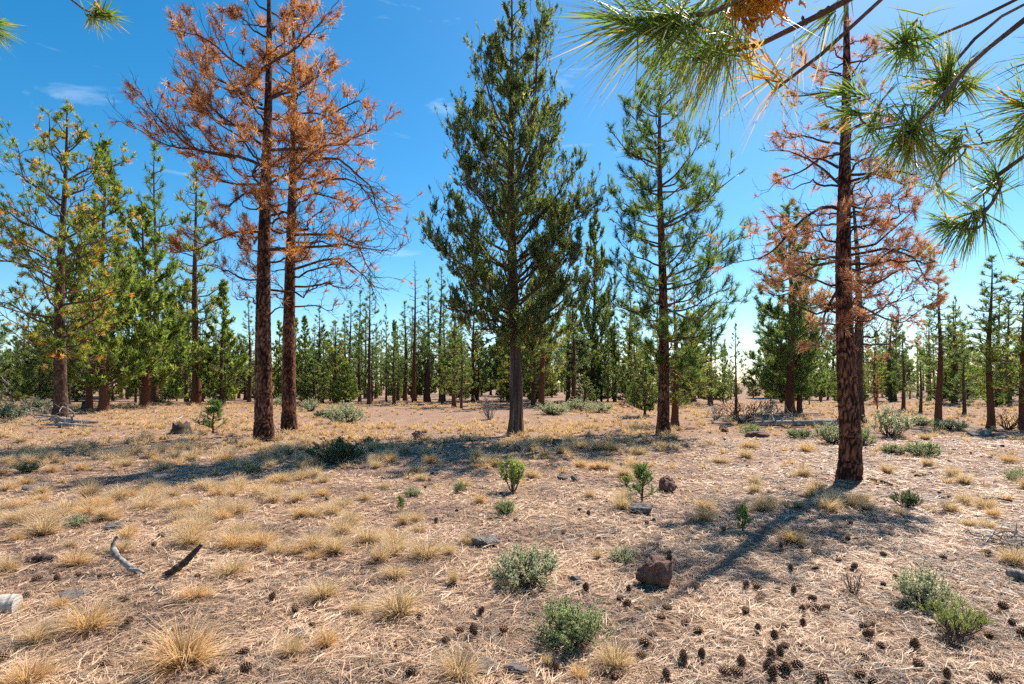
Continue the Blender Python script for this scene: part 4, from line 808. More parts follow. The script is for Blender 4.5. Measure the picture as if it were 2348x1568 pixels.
shrub_rows = [
    ('sage_a', 1208, 1335, 165, 98, .3, 'sagebrush', 'silvery sagebrush mound beside the flat grey stone'),
    ('sage_b', 1312, 1474, 165, 118, 1.9, 'sagebrush', 'green-grey sagebrush with dark ashy shade at its foot'),
    ('sage_a', 2118, 1392, 115, 110, .9, 'sagebrush', 'silvery sagebrush leaning over the bright green rabbitbrush'),
    ('rabbit', 2190, 1455, 130, 115, 2.0, 'rabbitbrush', 'bright green rabbitbrush with brown dead stems below'),
    ('leafy', 1176, 1128, 92, 88, .2, 'leafy_shrub', 'yellow-green leafy shrub at the edge of the juniper shade'),
    ('seed_a', 1471, 1152, 72, 84, 1.1, 'juniper_seedling', 'bright green juniper seedling rooted at a half-buried rock'),
    ('leafy', 1435, 1112, 40, 26, 2.2, 'leafy_shrub', 'tiny yellow-green shrub beside the bright juniper seedling'),
    ('seed_b', 1703, 1220, 44, 62, 2.3, 'juniper_seedling', 'small juniper seedling at the edge of the long trunk shadow'),
    ('sage_b', 1157, 1176, 50, 38, 3.0, 'sagebrush', 'small round sagebrush below the yellow-green leafy shrub'),
    ('sage_b', 1052, 1129, 28, 32, 4.0, 'sagebrush', 'tiny upright sagebrush left of the yellow-green leafy shrub'),
    ('sage_a', 945, 1138, 42, 28, 5.0, 'sagebrush', 'low silvery sage sprig among pale tufts'),
    ('seed_b', 918, 1172, 24, 36, 5.0, 'juniper_seedling', 'tiny dark juniper sprig behind a straw tuft'),
    ('sage_a', 1427, 1290, 64, 44, .5, 'sagebrush', 'pale low sagebrush just behind the big angular rock'),
    ('dark', 765, 1062, 125, 72, 1.2, 'sagebrush', 'dark green sagebrush lying in the broad tree shade'),
    ('sage_a', 790, 970, 92, 58, 2.2, 'sagebrush', 'round grey sagebrush right of the two dead trunks'),
    ('seed_a', 490, 994, 74, 74, 3.2, 'juniper_seedling', 'young dark juniper bush near the rotten stump'),
    ('dark', 850, 1020, 42, 24, 4.4, 'sagebrush', 'small dark bush in shade right of the dark sagebrush'),
    ('dark', 60, 1082, 52, 26, .6, 'sagebrush', 'small dark bush in the streaky shade at the left'),
    ('sage_a', 175, 1206, 52, 34, .7, 'sagebrush', 'small grey sage beside the big straw tuft'),
    ('sage_b', 582, 1084, 36, 24, .8, 'sagebrush', 'small mint-green sprig at the edge of the streaky shade'),
    ('open', 2040, 1002, 120, 68, 1.5, 'sagebrush', 'large round open-branched sagebrush right of the lone dead pine'),
    ('sage_b', 2112, 1046, 80, 42, 2.5, 'sagebrush', 'broad low sagebrush in front of the round open one'),
    ('sage_b', 2040, 1040, 40, 28, 2.9, 'sagebrush', 'little sagebrush left of the broad low one'),
    ('sage_a', 1905, 1016, 75, 60, 3.5, 'sagebrush', 'grey-green sagebrush tucked behind the lone dead pine trunk'),
    ('sage_b', 1975, 1020, 55, 48, 3.8, 'sagebrush', 'green sagebrush peeping from the far side of the lone dead pine'),
    ('sage_b', 1722, 997, 52, 30, 4.5, 'sagebrush', 'low sagebrush in front of the fallen log end'),
    ('sage_b', 1830, 1004, 58, 26, 5.5, 'sagebrush', 'low yellowish sagebrush in front of the fallen log'),
    ('dark', 2075, 1162, 60, 48, .4, 'sagebrush', 'sparse dark-twigged bush among pale tufts on the right'),
    ('sage_a', 2335, 1106, 52, 42, 1.4, 'sagebrush', 'pale sagebrush on bare soil near the small stones'),
    ('sage_a', 15, 962, 95, 52, 2.4, 'sagebrush', 'wide pale sagebrush at the foot of the dark junipers'),
    ('sage_a', 85, 938, 58, 34, 3.4, 'sagebrush', 'grey sagebrush left of the sparse-topped pine'),
    ('sage_a', 1265, 950, 75, 36, 4.4, 'sagebrush', 'grey sagebrush mound behind the big juniper trunk'),
    ('sage_a', 1320, 944, 70, 38, 5.4, 'sagebrush', 'pale sagebrush mound between juniper and slender pine'),
    ('sage_a', 1375, 946, 70, 30, .1, 'sagebrush', 'low grey sagebrush toward the slender pine'),
    ('sage_a', 715, 942, 46, 34, 1.1, 'sagebrush', 'small grey bush left of the round grey sagebrush'),
    ('dark', 738, 958, 40, 24, 2.1, 'sagebrush', 'small dark bush left of the round grey sagebrush'),
    ('sage_a', 640, 932, 60, 26, 3.1, 'sagebrush', 'grey sage seen between the dead trunks'),
    ('sage_a', 2180, 985, 70, 30, 4.1, 'sagebrush', 'grey sage under the open-branched pine'),
    ('sage_a', 2110, 975, 60, 26, 5.1, 'sagebrush', 'low grey sage left of the open-branched pine'),
    ('bare', 1958, 1362, 66, 62, .6, 'dead_shrub', 'dead twiggy shrub stub among the fallen cones'),
    ('bare', 2185, 1480, 110, 70, 1.6, 'dead_shrub', 'brown dead stems in front of the bright green rabbitbrush'),
    ('grey_bare', 1122, 962, 95, 62, 2.6, 'dead_shrub', 'bleached grey dead bush left of the big juniper trunk'),
    ('bare', 1700, 968, 150, 60, 3.6, 'dead_shrub', 'dark tangled brush pile left of the fallen log'),
    ('grey_bare', 1640, 962, 70, 40, 4.6, 'dead_shrub', 'grey dead twigs left of the dark brush pile'),
    ('grey_bare', 30, 922, 140, 60, 5.6, 'dead_shrub', 'pale dead brush under the dark junipers'),
    ('bare', 905, 1020, 50, 26, 1.0, 'dead_shrub', 'low dark dead twigs lying in the juniper shade'),
    ('bare', 2310, 985, 100, 50, 2.0, 'dead_shrub', 'brown dead brush under the leaning dark-stemmed pine'),
    ('grey_bare', 1760, 955, 90, 46, 5.0, 'dead_shrub', 'pale dead brush behind the fallen log'),
]
for key, x_, y_, w_, h_, rz_, nm, lab in shrub_rows:
    X, Y, z = gp(x_, y_); sx = w_ / F * Y / SHW.get(key, 1.0); sz = h_ / F * Y / SHH[key] * (.76 if key[:4] in ('sage', 'dark', 'rabb') else .95)
    root = empty(nm, (X, Y, z), rz_, (sx, sx, sz))
    place('stems' if 'seed' not in key else 'stem', SH[key][0], root)
    if SH[key][1]: place('leaves', SH[key][1], root)
    tag(root, lab, 'shrub' if 'seed' not in key else 'seedling')

# ------------------------------------------------------------------ rocks
def rock_mesh(seed, mat_, flat=.6, sharp=True):
    rg = RNG(seed); bm = bmesh.new()
    for p in nrm(rg.normal(size=(15, 3))) * rg.uniform(.36, .52, (15, 1)): bm.verts.new((p[0], p[1], p[2] * flat))
    bmesh.ops.convex_hull(bm, input=list(bm.verts))
    bmesh.ops.delete(bm, geom=[v for v in bm.verts if not v.link_faces], context='VERTS')
    bmesh.ops.bevel(bm, geom=list(bm.edges), offset=.03, segments=1, affect='EDGES')
    bmesh.ops.triangulate(bm, faces=list(bm.faces)); bmesh.ops.subdivide_edges(bm, edges=list(bm.edges), cuts=3, use_grid_fill=True)
    for v in bm.verts: v.co += v.co.normalized() * (.09 * noise.noise(v.co * 4 + Vector((seed, 0, 0))) + .06 * noise.noise(v.co * 9) + .03 * noise.noise(v.co * 21))
    zmin = min(v.co.z for v in bm.verts)
    for v in bm.verts: v.co.z -= zmin * .72
    me = bpy.data.meshes.new('rock'); bm.to_mesh(me); bm.free()
    a = me.attributes.new('tint', 'FLOAT', 'POINT'); a.data.foreach_set('value', np.clip(RNG(seed).normal(.5, .05, len(me.vertices)), 0, 1).astype(np.float32))
    me.materials.append(mat_); return me
RK = [rock_mesh(70 + i, M['rock_red'] if i % 2 == 0 else M['rock_grey'], [.95, .45, .7, .4, .8, .55][i]) for i in range(6)]
def rock(x, y, w, h, k, rz, label, name='rock', tilt=0.0, group=None):
    X, Y, z = gp(x, y); me = RK[k]
    bb = np.array([v[:] for v in place_bounds(me)]); ext = bb.max(0) - bb.min(0)
    o = place(name, me, None, (X, Y, z), (tilt, 0, rz), (w / F * Y / ext[0], w / F * Y / ext[1] * .85, h / F * Y / max(ext[2] * .8, .1)))
    return tag(o, label, 'rock', group)
def place_bounds(me): return [Vector(v.co) for v in me.vertices]
rock(1487, 1342, 88, 70, 4, 1.0, 'big angular reddish rock, the largest in the litter', tilt=.45)
rock(1530, 1127, 52, 34, 2, 1.2, 'reddish rock right of the bright juniper seedling')
rock(1472, 1176, 58, 20, 3, .3, 'half-buried flat rock at the foot of the bright juniper seedling')
rock(1115, 1250, 66, 22, 1, .8, 'flat grey stone behind the silvery sagebrush mound')
rock(1322, 1334, 32, 14, 5, 2.0, 'small stone between silvery sagebrush and big angular rock')
rock(962, 1006, 36, 18, 2, 2.5, 'dark lump of rock in the juniper shade')
rock(1276, 1022, 30, 16, 4, .1, 'round dark stone in shade right of the juniper trunk')
rock(266, 1217, 46, 18, 3, 1.0, 'dark stone behind the forked grey stick')
rock(1660, 990, 26, 14, 2, .2, 'small red rock left of the low sagebrush by the log')
rock(1735, 1003, 60, 14, 4, .9, 'red rubble stones below the fallen log end')
rock(1290, 1100, 26, 10, 1, .7, 'flat grey pebble stone right of the leafy shrub')
rock(1318, 1102, 22, 12, 5, 1.7, 'pale little stone next to the flat grey pebble stone')
rock(2252, 1000, 56, 14, 5, .0, 'flat dark rock under the reddish-trunked pine')
rock(2062, 1042, 30, 12, 2, .6, 'red stone between the sagebrush on the right')
rock(170, 1372, 60, 16, 1, .4, 'pale flat stone half sunk under grass at the left', tilt=.1)
rock(690, 1455, 40, 12, 3, 2.2, 'flat grey stone between the straw tufts')
rock(370, 1100, 46, 14, 1, .5, 'flat grey stone in the tufts below the streaky shade')
rock(90, 1125, 60, 14, 3, 1.5, 'pale flat stone beside the streaky shade at the left')
rock(1118, 1535, 64, 20, 5, 1.1, 'pale ashy stone by the grass along the bottom')
rock(1185, 1540, 60, 18, 3, 2.9, 'second pale ashy stone by the grass along the bottom')
rock(340, 1560, 60, 14, 1, 1.9, 'pale stone chip under the large straw tuft')
rng = RNG(91)
for i in range(95):                                    # loose red stones on the bare slope
    y_ = 1006 + 120 * rng.random() ** 1.4; x_ = rng.uniform(1600, 2347)
    if i > 70: x_ = rng.uniform(700, 1700); y_ = rng.uniform(985, 1240)
    X, Y, z = gp(x_, y_); s = rng.uniform(.035, .12) * (1 if i <= 70 else .8)
    o = place('stone', RK[int(rng.integers(6))], None, (X, Y, z), (rng.normal(0, .2), rng.normal(0, .2), rng.uniform(0, 6.28)), (s, s * rng.uniform(.7, 1.2), s * rng.uniform(.6, 1.0)))
    tag(o, 'small loose reddish stone on bare soil of the right-hand slope' if i <= 70 else 'small loose stone in the open middle of the clearing', 'stone', 'loose stones of the slope' if i <= 70 else 'loose stones of the clearing')

# ------------------------------------------------------------------ logs, sticks, stump
def capped_log(pts, r, mat_, name, label, cat, seed, s=12, rough=.12, twigs=0, endmat=None):
    rg = RNG(seed); P = resample(np.array(pts), 26, 2); b0 = P[0].copy(); mb = MB()
    rr = np.interp(np.linspace(0, 1, 26), np.linspace(0, 1, len(r)), r) * (1 + rough * rg.normal(size=26) * .5)
    tt = np.repeat(rg.uniform(.35, .65, 26), s) + rg.normal(size=26 * s) * .12
    tubes(mb, P - b0, rr, s, np.clip(tt, 0, 1))
    n0 = 0
    V = mb.v[0]; mb.add(np.vstack([V[:s], V[:s].mean(0)]), [[s, (k + 1) % s, k] for k in range(s)], .6); mb.add(np.vstack([V[-s:], V[-s:].mean(0)]), [[s, k, (k + 1) % s] for k in range(s)], .6)
    root = empty(name, b0)
    mb.obj('stem', mat_, root, True)
    if twigs:
        for q in range(twigs):
            k = int(rg.integers(4, 22)); d = nrm(np.array([rg.normal(), rg.normal() - .3, rg.uniform(.4, 1.2)])); L_ = rg.uniform(4, 9) * max(rr) + .15
            Pq = wiggle(bez((P[k] - b0)[None], (P[k] - b0 + d * L_ * .6)[None], (P[k] - b0 + d * L_ + np.array([rg.normal() * .15, 0, -.1 * L_]))[None], 10), np.array([.12 * L_]), rg)
            tw = MB(); tubes(tw, Pq, (np.linspace(.3, .08, 10) * max(rr))[None], 6, .5)
            i2, t2, S2, D2 = side_shoots(Pq, [5], .3, 1, .8, rg, .2, 1.); P2 = shoots(S2, D2, np.full(len(i2), L_ * .4), 6, rg.normal(.1, .3, len(i2)), rg, .15); tubes(tw, P2, (np.linspace(.12, .05, 6) * max(rr))[None] * np.ones((len(i2), 1)), 4, .5)
            tw.obj('twig', mat_, root, True)
    tag(root, label, cat); return root
def on(x, y, dz=0.0):
    X, Y, z = gp(x, y); return np.array([X, Y, z + dz])
capped_log([on(1720, 980, .14), on(1800, 980, .15), on(1890, 979, .15), on(1960, 978, .14)], [.09, .12, .13, .11], M['grey_wood'], 'fallen_log', 'long fallen grey log lying behind the lone dead pine', 'log', 1, twigs=6)
capped_log([on(75, 972, .10), on(120, 970, .16), on(180, 976, .14), on(250, 972, .08)], [.05, .13, .11, .03], M['grey_wood'], 'weathered_log', 'weathered splintered grey log below the sparse-topped pine', 'log', 2, twigs=3, rough=.3)
capped_log([on(95, 978, .08), on(150, 980, .10), on(215, 982, .06)], [.03, .08, .03], M['grey_wood'], 'weathered_log', 'thinner split grey branch in front of the weathered log', 'log', 3, rough=.3)
capped_log([on(145, 918, .12), on(210, 916, .14), on(270, 915, .12)], [.16, .17, .14], M['grey_wood'], 'fallen_log', 'distant dark log lying behind the red-brown juniper trunks', 'log', 4)
capped_log([on(375, 1322, .02), pw(395, 1310, on(395, 1325)[1]), pw(425, 1288, on(395, 1325)[1] + .05), pw(462, 1248, on(395, 1325)[1] + .12)], [.018, .030, .028, .015], M['dark_wood'], 'stick', 'smooth dark branch slanting up out of the grass', 'stick', 5, rough=.16)
d0 = on(300, 1318)[1]
root_fork = capped_log([on(318, 1318, .0), pw(300, 1300, d0), pw(285, 1290, d0 + .02), pw(265, 1272, d0 + .05), pw(258, 1255, d0 + .08), pw(262, 1238, d0 + .1), pw(270, 1228, d0 + .1), pw(273, 1236, d0 + .08)], [.022, .020, .022, .020, .027, .016, .013, .006], M['grey_wood'], 'forked_stick', 'forked bleached grey stick with a hooked tip standing in the grass', 'stick', 6, rough=.34)
fk = MB(); tubes(fk, resample(np.array([pw(282, 1288, d0 + .02), pw(298, 1306, d0 - .02), pw(318, 1306, d0 - .05), pw(330, 1313, d0 - .08)]), 12) - np.array(root_fork.location), np.linspace(.019, .010, 12), 8, .6); fk.obj('prong', M['grey_wood'], root_fork, True)
capped_log([on(478, 1262, .01), on(520, 1254, .03), on(552, 1262, .01)], [.006, .009, .005], M['dark_wood'], 'stick', 'thin dark crooked twig right of the smooth slanting branch', 'stick', 7)
capped_log([on(332, 1352, .01), on(352, 1350, .02), on(372, 1366, .01)], [.005, .007, .004], M['grey_wood'], 'stick', 'short white twig on the litter below the slanting branch', 'stick', 8)
capped_log([on(455, 1402, .01), on(485, 1402, .015), on(510, 1398, .01)], [.004, .006, .004], M['grey_wood'], 'stick', 'bleached twig lying in front of the straw tufts', 'stick', 9)
capped_log([on(2310, 1325, .05), on(2345, 1336, .05), on(2400, 1345, .05)], [.035, .05, .05], M['grey_wood'], 'wood_chunk', 'short grey chunk of log with a broken end', 'log', 10, rough=.2)
capped_log([on(-55, 1404, .04), on(-20, 1406, .05), on(40, 1402, .05)], [.07, .075, .075], M['cut_wood'], 'wood_chunk', 'pale sawn wood block half hidden in grass', 'log', 11, rough=.06)
capped_log([on(60, 1292, .02), on(90, 1288, .03), on(128, 1286, .02)], [.03, .04, .03], M['dark_wood'], 'bark_slab', 'dark bark slab lying in the grass left of the forked stick', 'bark', 12, rough=.25)
capped_log([on(2250, 1146, .02), on(2290, 1148, .03), on(2320, 1152, .02)], [.012, .018, .012], M['dark_wood'], 'stick', 'dark straight stick on pale litter on the right', 'stick', 13)
capped_log([on(1985, 1100, .02), on(2020, 1108, .03), on(2045, 1114, .02)], [.02, .028, .015], M['dark_wood'], 'stick', 'dark root-like stick at the foot of the lone dead pine', 'stick', 14)
capped_log([on(1205, 1078, .02), on(1180, 1062, .08), on(1215, 1048, .30)], [.02, .022, .008], M['grey_wood'], 'stick', 'crooked fallen branch in the juniper shade', 'stick', 15, twigs=4)
capped_log([on(640, 995, .02), on(630, 985, .12), on(622, 972, .28)], [.014, .012, .006], M['dark_wood'], 'stick', 'upright dead twig left at the slimmer dead trunk', 'stick', 16)
capped_log([on(652, 998, .02), on(668, 994, .05), on(680, 985, .15)], [.018, .02, .012], M['dark_wood'], 'stick', 'broken branch leaning between the dead trunks', 'stick', 17)
capped_log([on(1115, 1192, .01), on(1140, 1190, .02), on(1165, 1194, .01)], [.006, .008, .005], M['dark_wood'], 'stick', 'small dark twig right of the tiny juniper sprig', 'stick', 18)
capped_log([on(400, 965, .01), on(415, 960, .06), on(420, 955, .05)], [.02, .022, .015], M['cut_wood'], 'stick', 'bleached white curved stick in the sunny grass', 'stick', 19)
# rotten stump
st = MB(); rgs = RNG(21); s_ = 22; a_ = np.arange(s_) / s_ * 6.283
rows_ = [(-.05, .34), (.06, .29), (.15, .25), (.24, .235)]; Vs = []
for zz, rr_ in rows_: Vs.append(np.stack([np.cos(a_) * rr_ * (1 + .12 * np.sin(a_ * 5)), np.sin(a_) * rr_ * (1 + .12 * np.cos(a_ * 4)), np.full(s_, zz) + (rgs.uniform(-.02, .10, s_) if zz > .2 else 0)], -1))
Vs.append(np.stack([np.cos(a_) * .13, np.sin(a_) * .13, np.full(s_, .10) + rgs.uniform(-.03, .03, s_)], -1)); Vs = np.concatenate(Vs)
fs = [[r * s_ + k, r * s_ + (k + 1) % s_, (r + 1) * s_ + (k + 1) % s_, (r + 1) * s_ + k] for r in range(4) for k in range(s_)]
st.add(Vs, fs, rgs.uniform(.3, .7, len(Vs)))
st.add(np.vstack([Vs[-s_:], [[0, 0, .08]]]), [[k, (k + 1) % s_, s_] for k in range(s_)], .3)
so = st.obj('tree_stump', M['dark_wood']); so.location = gp(420, 992); so.scale = (1.0, 1.0, 1.1); tag(so, 'rotten hollow stump left of the young dark juniper bush', 'stump')
st2 = place('tree_stump', so.data, None, gp(212, 938), (0, 0, 1.2), (1.0, 1.0, 1.5)); tag(st2, 'low old stump in the grass near the red-brown juniper trunk', 'stump')
# heap of dead grey twigs at the right edge
hp = MB(); rgs = RNG(22); K = 60; cH = np.array(on(2318, 1250)); S_ = np.stack([rgs.normal(0, .16, K), rgs.normal(0, .14, K), rgs.uniform(.0, .10, K)], -1); Dd = nrm(np.stack([rgs.normal(size=K), rgs.normal(size=K), rgs.normal(0, .25, K)], -1))
Ph = shoots(S_, Dd, rgs.uniform(.1, .4, K), 7, rgs.normal(0, .2, K), rgs, .12); Ph[:, :, 2] = np.maximum(Ph[:, :, 2], .004); tubes(hp, Ph, np.linspace(.008, .003, 7)[None] * rgs.uniform(.5, 1.4, (K, 1)), 5, rgs.uniform(.2, .9, K))
ho = hp.obj('twig_heap', M['grey_wood'], None, True); ho.location = cH; tag(ho, 'heap of bleached grey twigs lying on the litter', 'twigs', kind='stuff')

# ------------------------------------------------------------------ grass
def grass_mesh(seed, n, mat_, wscale, fl=1.0):
    rg = RNG(seed); mb = MB()
    r = np.sqrt(rg.random(n)) * .13; a = rg.uniform(0, 6.28, n); B = np.stack([np.cos(a) * r, np.sin(a) * r, np.full(n, -.02)], -1)
    tilt = np.abs(rg.normal(0, .58, n)) * fl + r * 2.4; a2 = a + rg.normal(0, .6, n)
    L = rg.uniform(.45, 1.0, n) * (1 - .25 * np.minimum(tilt, 1.2)); d = np.stack([np.sin(tilt) * np.cos(a2), np.sin(tilt) * np.sin(a2), np.cos(tilt)], -1)
    out = np.stack([np.cos(a2), np.sin(a2), np.zeros(n)], -1); bend = rg.uniform(.05, .45, n)[:, None]
    mid = B + d * (L * .55)[:, None]; tip = B + d * L[:, None] + out * (L[:, None] * bend) - np.array([0, 0, 1.]) * (L[:, None] * bend * .55)
    S = nrm(np.cross(d, rg.normal(size=(n, 3)))) * (wscale * rg.uniform(.6, 1.3, n))[:, None]
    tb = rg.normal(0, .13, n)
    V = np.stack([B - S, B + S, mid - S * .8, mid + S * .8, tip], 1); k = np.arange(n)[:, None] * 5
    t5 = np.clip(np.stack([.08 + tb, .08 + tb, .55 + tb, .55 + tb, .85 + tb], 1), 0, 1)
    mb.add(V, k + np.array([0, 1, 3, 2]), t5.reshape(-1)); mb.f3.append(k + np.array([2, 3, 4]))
    return mb
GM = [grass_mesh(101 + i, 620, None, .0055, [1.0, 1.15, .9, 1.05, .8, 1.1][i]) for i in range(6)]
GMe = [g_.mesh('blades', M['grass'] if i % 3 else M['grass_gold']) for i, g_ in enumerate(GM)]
GLo = [grass_mesh(121 + i, 38, None, .023, 1.0) for i in range(5)]

fixed = [(100, 1225, 100, 72), (52, 1162, 64, 34), (335, 1167, 84, 46), (400, 1170, 66, 40), (435, 1250, 95, 70), (590, 1258, 80, 56), (905, 1258, 80, 60), (1030, 1274, 48, 44), (905, 1328, 80, 52), (740, 1374, 110, 68), (915, 1410, 155, 92), (820, 1404, 66, 48),
         (445, 1372, 96, 48), (205, 1445, 140, 96), (420, 1525, 205, 140), (670, 1502, 84, 66), (748, 1484, 66, 78), (80, 1475, 96, 70), (1050, 1552, 140, 92), (1410, 1535, 110, 100), (1325, 1556, 56, 54), (60, 1568, 150, 84), (835, 1148, 44, 34), (1100, 1153, 38, 38),
         (925, 1204, 38, 52), (740, 1168, 32, 26), (172, 1296, 86, 54), (275, 1266, 74, 46), (15, 1312, 70, 66), (530, 1316, 110, 56), (205, 1118, 48, 36), (600, 1134, 70, 46), (545, 1128, 56, 36), (692, 1142, 54, 34), (1370, 1280, 34, 32), (1165, 1350, 44, 36), (1255, 1528, 30, 50),
         (160, 1255, 40, 34), (955, 1085, 48, 32), (1330, 1070, 46, 30), (1365, 1075, 50, 32), (1730, 1130, 42, 34), (1985, 1170, 48, 34), (1830, 1165, 46, 32), (1858, 1140, 40, 34), (2060, 1180, 40, 30), (2180, 1175, 50, 46), (2210, 1155, 46, 42), (2275, 1185, 42, 36),
         (2222, 1208, 44, 30), (2262, 1212, 48, 32), (2130, 1175, 36, 28), (2255, 1115, 32, 22), (1650, 1130, 30, 22), (1650, 1060, 60, 24), (1385, 1075, 56, 30), (300, 1220, 40, 30), (40, 1240, 40, 34), (500, 1135, 50, 36), (465, 1120, 50, 34), (30, 1400, 60, 40), (1040, 1340, 34, 60), (140, 1395, 50, 46), (1490, 1380, 26, 18), (880, 1120, 40, 26)]
tl = []
for x_, y_, w_, h_ in fixed:
    X, Y, z = gp(x_, y_); tl.append((X, Y, z, w_ / F * Y, h_ / F * Y))
rng = RNG(5)
tries = 0
while len(tl) < 4300 and tries < 90000:
    tries += 1
    Y = math.sqrt(rng.uniform(5.0 ** 2, 44.0 ** 2)); X = rng.uniform(-.96, .96) * Y
    x_ = CX + X / Y * F; y_ = HZ + EYE * F / Y
    if Y < 7: p = .85 if x_ < 1000 else .05
    elif Y < 10.5: p = .55 if x_ < 760 else (.30 if x_ < 1600 else .22)
    elif Y < 20: p = .95 if x_ < 800 else (.85 if x_ < 1560 else .16)
    else: p = .9 if x_ < 800 else (.75 if x_ < 1600 else .55)
    if 820 < x_ < 1300 and 24 < Y < 38: p = .10
    if 1000 < x_ < 1600 and 8 < Y < 10.5: p = .12
    p *= .35 + 1.1 * max(0, min(1, .5 + 1.6 * noise.noise(Vector((X * .45, Y * .45, 3)))))
    if Y < 14: p *= 1.25
    if rng.random() > p * (.75 if Y < 12 else (.85 if Y < 22 else .45)): continue
    hgt = rng.uniform(.12, .30) * (1.15 if Y > 12 else 1); tl.append((X, Y, float(gz(X, Y)), hgt * rng.uniform(1.0, 1.5), hgt))
tl_size = np.array([(w_ + h_) / Y for X, Y, z, w_, h_ in tl]); order = np.argsort(-tl_size)
marks = [('the forked grey stick', *gp(300, 1315)[:2]), ('the silvery sagebrush mound', *gp(1208, 1335)[:2]), ('the lone salmon-brown dead pine', *bE[:2]), ('the pair of dead trunks', *bA[:2]), ('the big juniper trunk', *bC[:2]), ('the slender green pine', *bD[:2]), ('the dark shaded sagebrush', *gp(765, 1060)[:2]),
         ('the yellow-green leafy shrub', *gp(1176, 1128)[:2]), ('the bright green rabbitbrush', *gp(2190, 1455)[:2]), ('the big angular rock', *gp(1487, 1335)[:2]), ('the rotten stump', *gp(420, 990)[:2]), ('the sparse-topped pine', *bF[:2]), ('the pale sawn wood block', *gp(10, 1404)[:2]), ('the fallen log', *gp(1830, 977)[:2]),
         ('the small dark bush in streaky shade', *gp(60, 1080)[:2]), ('the heap of bleached twigs', *gp(2318, 1250)[:2]), ('the green-grey sagebrush with ashy shade', *gp(1312, 1474)[:2]), ('the mint-green sprig', *gp(582, 1084)[:2])]
def near_mark(X, Y): return min(marks, key=lambda m_: (m_[1] - X) ** 2 + (m_[2] - Y) ** 2)[0]
rng = RNG(6); gs = MB()
for rank, i in enumerate(order):
    X, Y, z, w_, h_ = tl[i]; rz = rng.uniform(0, 6.28)
    if rank < 290:
        k = int(rng.integers(6)); lm = near_mark(X, Y)
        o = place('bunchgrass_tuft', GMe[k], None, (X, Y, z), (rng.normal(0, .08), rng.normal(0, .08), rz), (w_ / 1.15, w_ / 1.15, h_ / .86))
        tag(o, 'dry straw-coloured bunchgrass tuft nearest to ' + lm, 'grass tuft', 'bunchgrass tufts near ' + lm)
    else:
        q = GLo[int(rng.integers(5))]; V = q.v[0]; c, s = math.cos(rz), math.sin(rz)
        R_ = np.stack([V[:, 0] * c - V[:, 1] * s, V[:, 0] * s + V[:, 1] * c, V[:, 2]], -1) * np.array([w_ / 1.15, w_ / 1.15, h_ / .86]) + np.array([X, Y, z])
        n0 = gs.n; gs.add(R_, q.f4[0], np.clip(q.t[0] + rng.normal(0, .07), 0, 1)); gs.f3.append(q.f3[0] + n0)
go = gs.obj('dry_grass', M['grass_gold']); tag(go, 'sea of dry golden bunchgrass spreading back through the clearing', 'grass', kind='stuff')

# ------------------------------------------------------------------ needle litter
rng = RNG(7)
def litter(n, D0, D1, L0, L1, w0):
    D = D0 * np.exp(rng.random(n) ** .9 * math.log(D1 / D0)); X = rng.uniform(-.97, .97, n) * D
    C = np.stack([X, D, gz(X, D) + .003 + rng.random(n) ** 3 * .030], -1)
    a = rng.uniform(0, 6.283, n) * .55 + .9 * np.sin(X * 1.1 + D * .7) + rng.normal(0, .5, n)
    tn = rng.uniform(.12, 1, n) ** .8; tn = np.clip(tn + .25 * np.sin(X * 2.3 + 1) * np.sin(D * 2.9), 0, 1)
    return D, C, a, tn
def lay(mb, D, C, a, tn, L0, L1, w0, k):
    for q in range(k):
        n = len(D); aa = a + rng.normal(0, .13, n); L = rng.uniform(L0, L1, n)
        d = np.stack([np.cos(aa), np.sin(aa), rng.normal(0, .07, n)], -1)
        pr = np.stack([-np.sin(aa), np.cos(aa), np.zeros(n)], -1); S = pr * (w0 * np.maximum(1, D / 3.6))[:, None] * rng.uniform(.7, 1.2, (n, 1)) + np.array([0, 0, 1]) * rng.normal(0, w0 * .5, (n, 1))
        bend = pr * (L * rng.normal(0, .15, n))[:, None]
        mid = C + d * (L * .5)[:, None] + bend; mid[:, 2] += rng.random(n) * .012; tip = C + d * L[:, None] + bend * .3; tip[:, 2] = np.maximum(tip[:, 2], gz(tip[:, 0], tip[:, 1]) + .001)
        V = np.stack([C - S, C + S, mid - S, mid + S, tip], 1); kk = np.arange(n)[:, None] * 5
        n0 = mb.n; mb.add(V, kk + np.array([0, 1, 3, 2]), np.repeat(np.clip(tn + rng.normal(0, .08, n), 0, 1), 5)); mb.f3.append(kk + np.array([2, 3, 4]) + n0)
lt = MB()
D_l, C_l, a_l, t_l = litter(66000, 2.7, 17.0, 0, 0, 0)
lay(lt, D_l, C_l, a_l, t_l, .10, .20, .00145, 3)
lo = lt.obj('needle_litter', M['litter']); tag(lo, 'carpet of fallen tan pine needles over the forest floor', 'needles', kind='stuff')
# dark duff crumbs and bark flakes between the needles
df = MB(); n = 9000; D = 2.8 * np.exp(rng.random(n) * math.log(20 / 2.8)); X = rng.uniform(-.97, .97, n) * D; C = np.stack([X, D, gz(X, D) + .004], -1)
sz_ = rng.uniform(.004, .016, n)[:, None] * np.maximum(1, D / 6)[:, None]; v4 = [C + rng.normal(size=(n, 3)) * sz_ * np.array([1, 1, .45]) for _ in range(4)]
kk = np.arange(n)[:, None] * 4; df.add(np.stack(v4, 1), np.concatenate([kk + np.array(q) for q in ([0, 1, 2], [0, 2, 3], [0, 3, 1], [1, 3, 2])]), np.repeat(rng.uniform(.1, .8, n), 4))
do = df.obj('bark_flakes', M['dark_wood']); tag(do, 'scattered dark bark flakes and duff crumbs between the needles', 'bark', kind='stuff')

